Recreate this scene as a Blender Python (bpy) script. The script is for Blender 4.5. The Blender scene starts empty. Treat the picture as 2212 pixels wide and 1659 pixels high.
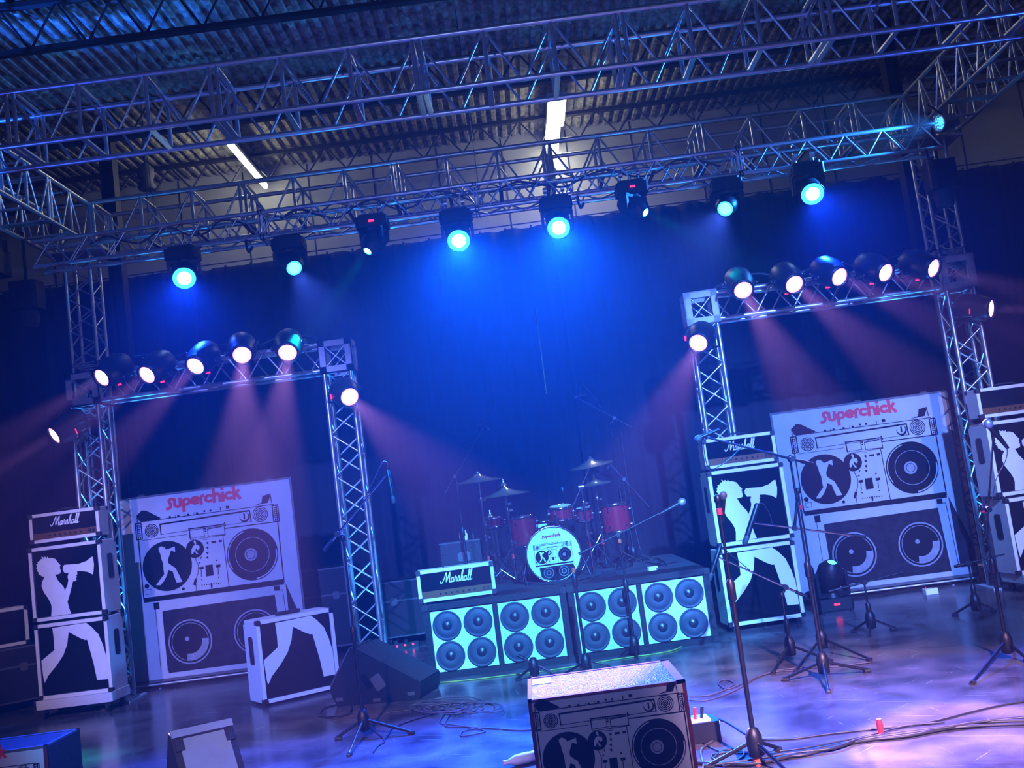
import bpy, math, random
from mathutils import Vector, Matrix
from mathutils.geometry import tessellate_polygon
random.seed(7)
PI = math.pi
sc = bpy.context.scene
COL = sc.collection

# ------------------------------------------------------------------ camera
W, H, F = 2212.0, 1659.0, 2236.0
TILT, ROLL, YAW, CH = 0.1087, -0.1311, -0.0014, 1.6
EYE = Vector((0, 0, CH))
_f = Vector((math.sin(YAW)*math.cos(TILT), math.cos(YAW)*math.cos(TILT), math.sin(TILT)))
_r0 = Vector((math.cos(YAW), -math.sin(YAW), 0)); _u0 = _r0.cross(_f)
_r = math.cos(ROLL)*_r0 + math.sin(ROLL)*_u0
_u = -math.sin(ROLL)*_r0 + math.cos(ROLL)*_u0
cd = bpy.data.cameras.new('camera'); cam = bpy.data.objects.new('camera', cd); COL.objects.link(cam)
cd.sensor_width = 36; cd.lens = 36*F/W; cd.clip_end = 100; cd.clip_start = .05
cam.matrix_world = Matrix(((_r.x, _u.x, -_f.x, 0), (_r.y, _u.y, -_f.y, 0), (_r.z, _u.z, -_f.z, CH), (0, 0, 0, 1)))
sc.camera = cam

# ------------------------------------------------------------------ world, view, render tuning
wd = bpy.data.worlds.new('world'); sc.world = wd; wd.use_nodes = True
wd.node_tree.nodes['Background'].inputs[0].default_value = (.05, .05, .12, 1)
wd.node_tree.nodes['Background'].inputs[1].default_value = .03
# thin haze fills the hall and catches the beams
HAZE = .0019
_v = wd.node_tree.nodes.new('ShaderNodeVolumeScatter'); _v.inputs['Density'].default_value = HAZE; _v.inputs['Anisotropy'].default_value = .6
wd.node_tree.links.new(_v.outputs[0], wd.node_tree.nodes['World Output'].inputs['Volume'])
sc.view_settings.view_transform = 'Standard'; sc.view_settings.look = 'None'
sc.view_settings.gamma = 1; sc.view_settings.use_curve_mapping = False
sc.view_settings.exposure = 0.18
cy = sc.cycles
cy.max_bounces = 4; cy.diffuse_bounces = 2; cy.glossy_bounces = 3; cy.transmission_bounces = 3
cy.volume_bounces = 0; cy.transparent_max_bounces = 4
cy.use_adaptive_sampling = True; cy.adaptive_threshold = .03
cy.caustics_reflective = False; cy.caustics_refractive = False
cy.sample_clamp_direct = 0; cy.sample_clamp_indirect = 3
cy.use_denoising = True

# light strengths, all in one place
P_WASH = 19000       # moving heads turned to the hall
P_BEAM = 4200        # narrow moving heads
P_PAR = 6200         # pink lamps on the arches
P_UP = 650           # up-lights inside the truss legs
P_FOH = 32000        # front-of-house washes and added fills beyond the frame
P_TUBE = 22          # fluorescent tubes (emission strength)

def spot(name, loc, direction, color, power, angle, blend=.5, radius=.05, parent=None):
    l = bpy.data.lights.new(name, 'SPOT'); l.energy = power; l.color = color
    l.spot_size = math.radians(angle); l.spot_blend = blend; l.shadow_soft_size = radius
    o = bpy.data.objects.new(name, l); COL.objects.link(o)
    o.rotation_euler = Vector(direction).to_track_quat('-Z', 'Y').to_euler(); o.location = loc
    if parent: o.parent = parent
    return o
# unseen front-of-house washes and added fills, behind and above the camera
FOH = Vector((0, -3, 7.5))
def foh(x, target, color, k, angle, blend=.7, z=7.0, y=-3):
    p = Vector((x, y, z)); spot('unseen_front_light', p, Vector(target) - p, color, P_FOH*k, angle, blend, .12)
foh(1.0, (.2, 10.4, .5), (.055, .36, 1.0), 1.0, 17)
foh(3.0, (2.8, 10.8, 1.5), (.10, .24, 1.0), .85, 21)
foh(-3.0, (-2.8, 10.8, 1.3), (.15, .21, 1.0), .5, 20)
foh(-5.5, (-4.9, 11.0, 1.2), (.45, .33, .62), .17, 12)
foh(6.0, (5.0, 11.0, 1.2), (.40, .36, .75), .25, 14)
foh(.5, (.3, 5.2, .3), (.50, .50, .62), .028, 14)  # weak fill added to brighten the front of the centre box
# added lights that lift the lavender floor pools of the arch lamps
foh(2.5, (2.0, 6.4, 0), (.95, .58, 1.0), .8, 18, 1.0)
foh(-1.5, (-1.4, 7.4, 0), (.95, .55, .95), .15, 15, 1.0)
foh(-2.5, (-2.2, 6.5, .4), (.08, .24, .75), .30, 9, .6)  # blue fill added on the sloping panel of the near left monitor
foh(-4.5, (-3.3, 6.6, .4), (.40, .30, .42), .05, 9, .6)  # fill added to bring out the print of the bottom left box
foh(0, (0, 9.6, 5.9), (.25, .36, .80), .028, 60, .8, 3.0, -2)  # wide weak fill added to lift the front truss

# ------------------------------------------------------------------ pixel -> point helpers (same camera as above)
def ray(px, py):
    return (_f + _r*((px - W/2)/F) - _u*((py - H/2)/F)).normalized()
def at(px, py, Y):
    d = ray(px, py); return EYE + d*(Y/d.y)
def pz(px, py, z=0.0):
    d = ray(px, py); return EYE + d*((z - CH)/d.z)

# ------------------------------------------------------------------ materials
def mat(name, color, rough=.5, metal=0.0, spec=.5, emit=None, es=0, noise=None, bump=0, coat=0):
    m = bpy.data.materials.new(name); m.use_nodes = True
    nt = m.node_tree; b = nt.nodes['Principled BSDF']
    b.inputs['Base Color'].default_value = (*color, 1); b.inputs['Roughness'].default_value = rough
    b.inputs['Metallic'].default_value = metal; b.inputs['Specular IOR Level'].default_value = spec
    if coat: b.inputs['Coat Weight'].default_value = coat
    if emit:
        b.inputs['Emission Color'].default_value = (*emit, 1); b.inputs['Emission Strength'].default_value = es
        m.cycles.emission_sampling = 'NONE'
    if noise or bump:
        tc = nt.nodes.new('ShaderNodeTexCoord'); nz = nt.nodes.new('ShaderNodeTexNoise')
        sc_, amt = noise or (40, 0)
        nz.inputs['Scale'].default_value = sc_; nz.inputs['Detail'].default_value = 4
        nt.links.new(tc.outputs['Object'], nz.inputs['Vector'])
        if amt:
            mx = nt.nodes.new('ShaderNodeMix'); mx.data_type = 'RGBA'
            mx.inputs[6].default_value = (*[c*(1 - amt) for c in color], 1)
            mx.inputs[7].default_value = (*[min(1, c*(1 + amt)) for c in color], 1)
            nt.links.new(nz.outputs['Fac'], mx.inputs[0]); nt.links.new(mx.outputs[2], b.inputs['Base Color'])
        if bump:
            bp = nt.nodes.new('ShaderNodeBump'); bp.inputs['Strength'].default_value = bump
            bp.inputs['Distance'].default_value = .01
            nt.links.new(nz.outputs['Fac'], bp.inputs['Height']); nt.links.new(bp.outputs[0], b.inputs['Normal'])
    return m
M = dict(
    alu=mat('brushed_aluminium', (.62, .63, .66), .34, .85, noise=(30, .15)),
    plate=mat('matt_aluminium_plate', (.62, .63, .66), .6, .15, noise=(20, .15)),
    chrome=mat('chrome', (.8, .82, .85), .12, 1),
    blackmetal=mat('black_painted_metal', (.008, .008, .009), .42, .1),
    blackplastic=mat('black_plastic', (.008, .008, .010), .45),
    rubber=mat('black_rubber', (.012, .012, .014), .7),
    tolex=mat('white_vinyl', (.80, .80, .80), .5, noise=(60, .05), bump=.15),
    tolexgrey=mat('worn_white_vinyl', (.66, .64, .62), .5, noise=(12, .12), bump=.15),
    blacktolex=mat('black_vinyl', (.011, .011, .014), .5, spec=.3, bump=.3),
    cloth=mat('black_grille_cloth', (.006, .006, .008), .9, spec=.1, bump=.2),
    sil=mat('white_print', (.80, .80, .78), .6),
    scrim=mat('dirty_white_canvas', (.36, .37, .39), .85, noise=(5, .16), bump=.05),
    boxwhite=mat('grey_white_print', (.38, .38, .36), .8, noise=(6, .12)),
    ink=mat('black_ink', (.006, .006, .010), .8, spec=.15),
    inkgrey=mat('smudged_grey_ink', (.016, .016, .024), .9, spec=.15, noise=(9, .95)),
    midgrey=mat('grey_ink', (.20, .21, .24), .8, noise=(14, .4)),
    red=mat('red_print', (.55, .02, .03), .6),
    gold=mat('gold_panel', (.15, .065, .02), .4, .5),
    drape=mat('black_drape', (.018, .018, .022), .95, noise=(3, .3)),
    drumred=mat('red_lacquer', (.30, .012, .02), .22, coat=.6),
    skin=mat('white_drumhead', (.75, .76, .78), .45),
    brass=mat('cymbal_bronze', (.72, .66, .5), .25, .9, noise=(25, .15)),
    speaker=mat('dark_speaker_cone', (.035, .04, .06), .6),
    cap=mat('speaker_dust_cap', (.02, .02, .03), .35),
    board=mat('white_speaker_board', (.70, .82, .80), .5),
    cable=mat('black_cable', (.02, .02, .025), .45),
    greycable=mat('grey_cable', (.09, .08, .10), .5),
    yellowcable=mat('yellow_green_cable', (.35, .42, .06), .5),
    orange=mat('orange_tape', (.8, .12, .04), .5),
    redtape=mat('red_tape', (.7, .03, .04), .5),
    yellowtape=mat('yellow_tape', (.7, .75, .05), .5),
    carpet=mat('grey_carpet', (.028, .03, .04), .95, noise=(80, .3), bump=.5),
    casewood=mat('dark_case_board', (.012, .010, .012), .6, spec=.3, noise=(8, .3)),
    steel=mat('dark_steel', (.022, .022, .026), .6, .3),
    steelgrey=mat('grey_steel', (.08, .08, .09), .6, .3),
    micsilver=mat('silver_mic_mesh', (.55, .56, .6), .4, .8, bump=.4),
    led_red=mat('red_display', (.1, 0, 0), .5, emit=(1, .02, .08), es=3.0),
    led_green=mat('green_lens', (0, .2, .1), .2, emit=(.05, 1, .45), es=6),
    led_blue=mat('blue_leds', (0, .1, .2), .2, emit=(.02, .35, 1), es=8),
    lens_white=mat('pink_white_lens', (.3, .2, .3), .2, emit=(1, .80, .98), es=9),
    lens_rim=mat('pink_lens_rim', (.3, .1, .2), .2, emit=(1, .32, .75), es=2.2),
    lens_wash=mat('bright_wash_lens', (.1, .3, .3), .2, emit=(.75, 1, 1), es=14),
    lens_halo=mat('cyan_halo_rim', (.05, .3, .3), .2, emit=(.02, .55, 1), es=6),  # halo around the lamps put into a glowing cyan lens edge
    lens_blue=mat('blue_lens', (.1, .2, .4), .2, emit=(.10, .55, 1), es=4),
    lens_cyan=mat('cyan_lens', (.1, .3, .3), .2, emit=(.45, 1, 1), es=7),
    tube=mat('fluorescent_tube', (.9, .9, .9), .5, emit=(1, 1, .82), es=P_TUBE*1.3),
    dimtube=mat('dim_fluorescent_tube', (.9, .9, .9), .5, emit=(1, .95, .7), es=P_TUBE*.16),
    panel=mat('worn_grey_panel', (.14, .15, .17), .8, noise=(6, .3), bump=.3),
    plasticclear=mat('clear_plastic', (.75, .82, .9), .15, spec=.8),
)
M['tube'].cycles.emission_sampling = M['dimtube'].cycles.emission_sampling = 'FRONT_BACK'

def node_mat(name):
    m = bpy.data.materials.new(name); m.use_nodes = True
    return m, m.node_tree, m.node_tree.nodes['Principled BSDF']
def floor_mat():
    m, nt, b = node_mat('scuffed_black_stage_floor')
    N, L = nt.nodes.new, nt.links.new
    tc = N('ShaderNodeTexCoord')
    n1 = N('ShaderNodeTexNoise'); n1.inputs['Scale'].default_value = 2.2; n1.inputs['Detail'].default_value = 8
    L(tc.outputs['Object'], n1.inputs['Vector'])
    n2 = N('ShaderNodeTexNoise'); n2.inputs['Scale'].default_value = 30; n2.inputs['Detail'].default_value = 6
    L(tc.outputs['Object'], n2.inputs['Vector'])
    cr = N('ShaderNodeValToRGB'); cr.color_ramp.elements[0].position = .35; cr.color_ramp.elements[1].position = .72
    cr.color_ramp.elements[0].color = (.04, .036, .040, 1); cr.color_ramp.elements[1].color = (.19, .175, .18, 1)
    L(n1.outputs['Fac'], cr.inputs[0])
    # scratches: three sets of stretched noise, thresholded
    last = cr.outputs[0]
    for rot, scale, pos in ((.5, (1.2, 26, 1), .70), (-.75, (1.6, 30, 1), .72), (1.4, (1.4, 34, 1), .735)):
        mp = N('ShaderNodeMapping'); mp.inputs['Rotation'].default_value = (0, 0, rot)
        L(tc.outputs['Object'], mp.inputs['Vector'])
        mp2 = N('ShaderNodeMapping'); mp2.inputs['Scale'].default_value = scale
        L(mp.outputs[0], mp2.inputs['Vector'])
        ns = N('ShaderNodeTexNoise'); ns.inputs['Scale'].default_value = 1.6; ns.inputs['Detail'].default_value = 3
        L(mp2.outputs[0], ns.inputs['Vector'])
        r2 = N('ShaderNodeValToRGB'); r2.color_ramp.elements[0].position = pos - .03; r2.color_ramp.elements[1].position = pos + .01
        L(ns.outputs['Fac'], r2.inputs[0])
        mx = N('ShaderNodeMix'); mx.data_type = 'RGBA'
        L(r2.outputs[0], mx.inputs[0]); L(last, mx.inputs[6]); mx.inputs[7].default_value = (.26, .25, .25, 1)
        last = mx.outputs[2]
    L(last, b.inputs['Base Color'])
    mr = N('ShaderNodeMapRange'); mr.inputs['To Min'].default_value = .12; mr.inputs['To Max'].default_value = .30
    L(n1.outputs['Fac'], mr.inputs[0]); L(mr.outputs[0], b.inputs['Roughness'])
    b.inputs['Specular IOR Level'].default_value = .6
    bp = N('ShaderNodeBump'); bp.inputs['Strength'].default_value = .10; bp.inputs['Distance'].default_value = .002
    L(n2.outputs['Fac'], bp.inputs['Height']); L(bp.outputs[0], b.inputs['Normal'])
    return m
M['floor'] = floor_mat()
def roof_mat():
    m, nt, b = node_mat('sprayed_corrugated_roof')
    N, L = nt.nodes.new, nt.links.new
    tc = N('ShaderNodeTexCoord'); n = N('ShaderNodeTexNoise'); n.inputs['Scale'].default_value = 9; n.inputs['Detail'].default_value = 8
    L(tc.outputs['Object'], n.inputs['Vector'])
    cr = N('ShaderNodeValToRGB'); cr.color_ramp.elements[0].color = (.10, .09, .075, 1); cr.color_ramp.elements[1].color = (.42, .39, .32, 1)
    cr.color_ramp.elements[0].position = .3; cr.color_ramp.elements[1].position = .7
    L(n.outputs['Fac'], cr.inputs[0]); L(cr.outputs[0], b.inputs['Base Color']); b.inputs['Roughness'].default_value = .9
    bp = N('ShaderNodeBump'); bp.inputs['Strength'].default_value = .6; bp.inputs['Distance'].default_value = .02
    L(n.outputs['Fac'], bp.inputs['Height']); L(bp.outputs[0], b.inputs['Normal'])
    return m
M['roof'] = roof_mat()
M['wall'] = mat('painted_wall_panel', (.34, .34, .33), .8, noise=(2, .12))
def glitter_mat():
    m, nt, b = node_mat('glittery_worn_tape_top')
    N, L = nt.nodes.new, nt.links.new
    tc = N('ShaderNodeTexCoord'); v = N('ShaderNodeTexVoronoi'); v.inputs['Scale'].default_value = 90
    L(tc.outputs['Object'], v.inputs['Vector'])
    bk = N('ShaderNodeTexBrick'); bk.inputs['Scale'].default_value = 22
    bk.inputs['Color1'].default_value = (.015, .20, .26, 1); bk.inputs['Color2'].default_value = (.004, .05, .10, 1); bk.inputs['Mortar'].default_value = (.02, .02, .05, 1)
    L(tc.outputs['Object'], bk.inputs['Vector'])
    mx = N('ShaderNodeMix'); mx.data_type = 'RGBA'; mx.blend_type = 'MULTIPLY'; mx.inputs[0].default_value = .95
    L(bk.outputs['Color'], mx.inputs[6]); L(v.outputs['Color'], mx.inputs[7]); L(mx.outputs[2], b.inputs['Base Color'])
    b.inputs['Metallic'].default_value = 0; b.inputs['Specular IOR Level'].default_value = .12; b.inputs['Roughness'].default_value = .4
    bp = N('ShaderNodeBump'); bp.inputs['Strength'].default_value = .9; bp.inputs['Distance'].default_value = .01
    L(v.outputs['Distance'], bp.inputs['Height']); L(bp.outputs[0], b.inputs['Normal'])
    return m
M['glitter'] = glitter_mat()

# ------------------------------------------------------------------ mesh builder
def frame(axis):
    a = Vector(axis).normalized()
    t = Vector((0, 0, 1)) if abs(a.z) < .9 else Vector((1, 0, 0))
    u = a.cross(t).normalized(); return a, u, a.cross(u)
class MB:
    def __init__(s, mtx=None):
        s.v = []; s.f = []; s.sm = []; s.m = mtx
    def add(s, vs, fs, smooth=False):
        n = len(s.v)
        s.v += [(s.m @ Vector(p)) if s.m else Vector(p) for p in vs]
        s.f += [[i + n for i in f] for f in fs]; s.sm += [smooth]*len(fs); return s
    def box(s, c, d, rot=None):
        x, y, z = d[0]/2, d[1]/2, d[2]/2
        vs = [Vector(p) for p in ((-x,-y,-z),(x,-y,-z),(x,y,-z),(-x,y,-z),(-x,-y,z),(x,-y,z),(x,y,z),(-x,y,z))]
        if rot: vs = [rot @ p for p in vs]
        return s.add([p + Vector(c) for p in vs], [(0,3,2,1),(4,5,6,7),(0,1,5,4),(1,2,6,5),(2,3,7,6),(3,0,4,7)])
    def bb(s, a, b):
        return s.box([(a[i] + b[i])/2 for i in range(3)], [abs(b[i] - a[i]) for i in range(3)])
    def rbox(s, c, d, r, axis='z'):
        """box with rounded vertical edges (axis) - an extruded rounded rectangle"""
        ax = 'xyz'.index(axis); i, j = [k for k in range(3) if k != ax]
        w, h = d[i]/2, d[j]/2; pts = []
        for sx, sy, a0 in ((1,1,0),(-1,1,90),(-1,-1,180),(1,-1,270)):
            for k in range(5):
                a = math.radians(a0 + 22.5*k); pts.append((sx*(w - r) + r*math.cos(a), sy*(h - r) + r*math.sin(a)))
        vs = []
        for t in (-1, 1):
            for p in pts:
                q = [0, 0, 0]; q[i] = p[0]; q[j] = p[1]; q[ax] = t*d[ax]/2; vs.append(Vector(q) + Vector(c))
        n = len(pts)
        fs = [[k, (k+1) % n, n + (k+1) % n, n + k] for k in range(n)] + [list(range(n))[::-1], list(range(n, 2*n))]
        return s.add(vs, fs)
    def tube(s, a, b, r, n=8, r2=None, cap=True):
        a, b = Vector(a), Vector(b)
        if (b - a).length < 1e-6: return s
        _, u, w = frame(b - a); r2 = r if r2 is None else r2; vs = []
        for p, q in ((a, r), (b, r2)):
            vs += [p + u*(q*math.cos(2*PI*k/n)) + w*(q*math.sin(2*PI*k/n)) for k in range(n)]
        s.add(vs, [[k, (k+1) % n, n + (k+1) % n, n + k] for k in range(n)], True)
        if cap: s.add(vs, [list(range(n))[::-1], list(range(n, 2*n))])
        return s
    def path(s, pts, r, n=6):
        pts = [Vector(p) for p in pts]; vs = []; m = len(pts); u = None
        for i, p in enumerate(pts):
            t = (pts[min(i+1, m-1)] - pts[max(i-1, 0)]).normalized()
            if u is None: _, u, _x = frame(t)
            u = (u - t*u.dot(t)).normalized(); w = t.cross(u)
            vs += [p + u*(r*math.cos(2*PI*k/n)) + w*(r*math.sin(2*PI*k/n)) for k in range(n)]
        fs = [[i*n + k, i*n + (k+1) % n, (i+1)*n + (k+1) % n, (i+1)*n + k] for i in range(m-1) for k in range(n)]
        s.add(vs, fs, True); s.add(vs, [list(range(n))[::-1], list(range((m-1)*n, m*n))]); return s
    def lathe(s, prof, c=(0,0,0), axis=(0,0,1), n=24, smooth=True):
        """prof: (radius, height) list along axis"""
        a, u, w = frame(axis); c = Vector(c); vs = []
        for r, h in prof:
            vs += [c + a*h + u*(r*math.cos(2*PI*k/n)) + w*(r*math.sin(2*PI*k/n)) for k in range(n)]
        fs = [[i*n + k, i*n + (k+1) % n, (i+1)*n + (k+1) % n, (i+1)*n + k] for i in range(len(prof)-1) for k in range(n)]
        s.add(vs, fs, smooth)
        if prof[0][0] > 1e-4: s.add(vs[:n], [list(range(n))[::-1]])
        if prof[-1][0] > 1e-4: s.add(vs[-n:], [list(range(n))])
        return s
    def prism(s, poly, fn, t0, t1):
        """poly of (a,b); fn(a,b,t) -> point"""
        n = len(poly); vs = [fn(a, b, t0) for a, b in poly] + [fn(a, b, t1) for a, b in poly]
        tri = tessellate_polygon([[Vector((a, b, 0)) for a, b in poly]])
        fs = [list(t) for t in tri] + [[t[2]+n, t[1]+n, t[0]+n] for t in tri]
        fs += [[k, (k+1) % n, n + (k+1) % n, n + k] for k in range(n)]
        return s.add(vs, fs)
    def build(s, name, material, parent=None, **props):
        me = bpy.data.meshes.new(name); me.from_pydata(s.v, [], s.f)
        me.polygons.foreach_set('use_smooth', s.sm); me.materials.append(material); me.update()
        import bmesh
        bm = bmesh.new(); bm.from_mesh(me); bmesh.ops.recalc_face_normals(bm, faces=bm.faces); bm.to_mesh(me); bm.free()
        o = bpy.data.objects.new(name, me); COL.objects.link(o)
        if parent: o.parent = parent
        for k, v in props.items(): o[k] = v
        return o
def thing(name, label, cat, loc=(0,0,0), rz=0, group=None):
    o = bpy.data.objects.new(name, None); COL.objects.link(o); o.empty_display_size = .1
    o.location = loc; o.rotation_euler = (0, 0, rz); o['label'] = label; o['category'] = cat
    if group: o['group'] = group
    return o
def tag(o, label, cat, group=None):
    o['label'] = label; o['category'] = cat
    if group: o['group'] = group
    return o
def struct(name, mb, m):
    return mb.build(name, m, kind='structure')
def dup(src, loc=None, rz=None, label=None):
    r = src.copy(); COL.objects.link(r)
    if loc is not None: r.location = loc
    if rz is not None: r.rotation_euler = (0, 0, rz)
    if label: r['label'] = label
    for ch in list(src.children):
        c = ch.copy(); COL.objects.link(c); c.parent = r
        for g in ch.children:
            d = g.copy(); COL.objects.link(d); d.parent = c
    return r
def T(loc=(0,0,0), rx=0, ry=0, rz=0):
    return Matrix.Translation(loc) @ Matrix.Rotation(rz, 4, 'Z') @ Matrix.Rotation(ry, 4, 'Y') @ Matrix.Rotation(rx, 4, 'X')
def smooth_pts(pts, k=6, closed=False):
    P = [Vector(p) for p in pts]; out = []; n = len(P)
    for i in range(n - 1):
        p0, p1, p2, p3 = P[max(i-1,0)], P[i], P[i+1], P[min(i+2,n-1)]
        for j in range(k):
            t = j/k
            out.append(.5*((2*p1) + (p2-p0)*t + (2*p0-5*p1+4*p2-p3)*t*t + (3*p1-p0-3*p2+p3)*t**3))
    out.append(P[-1]); return out

# ================================================================== SETTING
struct('floor', MB().bb((-11, 3.2, -.12), (11, 16.3, 0)), M['floor'])
WALL_Y, ROOF_Z = 16.2, 7.35
struct('wall_back', MB().bb((-13, WALL_Y, -.1), (13, WALL_Y + .2, ROOF_Z + .3)), M['wall'])
mb = MB()
for i in range(-12, 13):                                   # panel joints of the back wall
    mb.bb((i*1.05 + .3 - .012, WALL_Y - .006, 3), (i*1.05 + .3 + .012, WALL_Y, ROOF_Z))
struct('trim_1', mb, M['steel'])
mb = MB(); pts = []; x = -13.0; vs = []                     # corrugated roof deck, ridges running to the back
k = 0
prof = ((0, 0), (.05, 0), (.075, .05), (.125, .05), (.15, 0))
while x < 13:
    for dx, dz in prof[:-1]: pts.append((x + dx, ROOF_Z + dz))
    x += .15
n = len(pts); ys = (2.0, 17.0)
vs = [(px, y, pzz) for y in ys for px, pzz in pts]
mb.add(vs, [[i, i+1, n+i+1, n+i] for i in range(n-1)])
struct('ceiling', mb, M['roof'])

# ================================================================== ROOF STEEL
def joist(Y, zt, depth, label, x0=-12, x1=12, pitch=.6, r=.03):
    t = thing('lattice_joist', label, 'roof joist', (0, Y, zt), group='lattice joists under the roof')
    MB().bb((x0, -.045, -.05), (x1, .045, 0)).build('top_chord', M['steel'], t)
    MB().bb((x0, -.045, -depth), (x1, .045, -depth + .05)).build('bottom_chord', M['steel'], t)
    mb = MB(); x = x0; up = True
    while x < x1 - pitch/2:
        a, b = (-.03, -depth+.03) if up else (-depth+.03, -.03)
        mb.tube((x, 0, a), (x + pitch/2, 0, b), .014, 5); up = not up; x += pitch/2
    mb.build('lacing', M['steel'], t)
joist(5.9, ROOF_Z - .02, .62, 'dark steel lattice joist nearest the viewer, under the blue-lit roof')
joist(7.7, ROOF_Z - .02, .62, 'dark steel lattice joist above the front truss')
joist(10.2, ROOF_Z - .02, .55, 'dark steel lattice joist between the front truss and the long ceiling lights')
joist(12.9, ROOF_Z - .02, .50, 'dark steel lattice joist just before the long ceiling lights')
joist(15.4, ROOF_Z - .02, .45, 'dark steel lattice joist close to the back wall')
bm = thing('roof_beam', 'dark solid steel beam under the corrugated roof, above the front truss', 'beam', (0, 8.9, ROOF_Z))
MB().bb((-12, -.12, -.03), (12, .12, 0)).bb((-12, -.12, -.42), (12, .12, -.39)).build('flange', M['steel'], bm)
MB().bb((-12, -.01, -.39), (12, .01, -.03)).build('web', M['steel'], bm)

def ceiling_light(x, y0, y1, z, w, label, ntube, tm='tube'):
    t = thing('ceiling_light', label, 'ceiling light', (x, y0, z))
    L = y1 - y0
    MB().rbox((0, L/2, .05), (w, L, .07), .02, 'y').build('housing', M['plate'], t)
    for i in range(ntube):
        tx = (i - (ntube - 1)/2)*w/ntube
        MB().tube((tx, .03, -.01), (tx, L-.03, -.01), min(.035, w/ntube*.45), 10).build('tube', M[tm], t)
    mb = MB()
    for yy in (.2, L-.2): mb.tube((0, yy, .08), (0, yy, ROOF_Z - z + .02), .006, 5)
    mb.build('hanger_rod', M['steel'], t)
a, b = at(497, 312, 14.0), at(577, 410, 16.1)
ceiling_light(a.x, 13.95, 16.0, a.z, .10, 'single glowing fluorescent tube hanging over the truss, left of the other', 1)
c = at(1204, 212, 13.9)
ceiling_light(c.x, 13.9, 14.95, c.z, .27, 'wide glowing fluorescent fixture, nearer half of the pair in line', 3)
ceiling_light(c.x - .03, 15.0, 16.1, c.z, .22, 'wide glowing fluorescent fixture, farther half of the pair in line', 3)
ceiling_light(8.9, 13.2, 15.4, c.z, .25, 'glowing fluorescent fixture beyond the right edge, over the end of the drape', 2, 'dimtube')

t = thing('hanging_lamp_housing', 'unlit grey domed housing hanging under the roof above the left truss corner', 'ceiling lamp', at(318, 410, 14.3))
MB().lathe([(.11, 0), (.13, .04), (.09, .12), (.12, .2), (.12, .3), (.07, .36), (.03, .4)], n=20).build('housing', M['steelgrey'], t)
MB().tube((0, 0, .4), (0, 0, ROOF_Z + .02 - t.location.z), .012).build('stem', M['steel'], t)
# building columns behind the rig
for px, lab in ((256, 'dark steel building column behind the left rear tower'), (1972, 'dark steel building column behind the right rear tower')):
    p = at(px, 600 if px < 1000 else 430, 13.62)
    tag(MB().bb((p.x-.09, 13.52, 0), (p.x-.06, 13.72, ROOF_Z)).bb((p.x+.06, 13.52, 0), (p.x+.09, 13.72, ROOF_Z)).bb((p.x-.06, 13.61, 0), (p.x+.06, 13.63, ROOF_Z))
        .build('steel_column', M['steel']), lab, 'column')

# drape: pleated, hung from a pipe on short ties
DY, DZ = 14.05, at(1100, 492, 14.05).z
def drape(x0, x1, label, off=0):
    t = thing('stage_drape', label, 'drape', ((x0+x1)/2, DY + off, 0), group='black drape panels')
    cx = (x0+x1)/2; nx = int((x1-x0)/.035); zs = [0, .4, 1.5, 3, 4.4, DZ-.12, DZ]
    vs = []
    for z in zs:
        k = 1 - .35*z/DZ
        for i in range(nx+1):
            x = x0 + (x1-x0)*i/nx
            vs.append((x-cx, (.045*math.sin(x*15 + math.sin(x*3.1)*1.5) + .02*math.sin(x*37))*k, z + (.018*abs(math.sin(x*6.2)) if z == DZ else 0)))
    mb = MB(); n = nx+1
    mb.add(vs, [[r*n+i, r*n+i+1, (r+1)*n+i+1, (r+1)*n+i] for r in range(len(zs)-1) for i in range(nx)], True)
    o = mb.build('cloth', M['drape'], t)
    so = o.modifiers.new('thickness', 'SOLIDIFY'); so.thickness = .006
    mb = MB(); x = x0 + .15
    while x < x1 - .1:
        mb.tube((x-cx, 0, DZ-.02), (x-cx, 0, DZ+.035), .016, 5); x += .36
    mb.build('tie', M['rubber'], t)
drape(-9.6, -4.2, 'black pleated drape panel at the left behind the left rear tower')
drape(-4.3, .92, 'black pleated drape panel behind the left arch and drums', .14)
drape(.8, 5.5, 'black pleated drape panel behind the right arch')
drape(5.4, 10, 'black pleated drape panel at the right edge behind the right rear tower', .14)
tag(MB().tube((-9.8, DY, DZ+.035), (10.2, DY, DZ+.035), .009).build('drape_pipe', M['steelgrey']), 'long thin pipe carrying the black drape', 'pipe')

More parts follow.
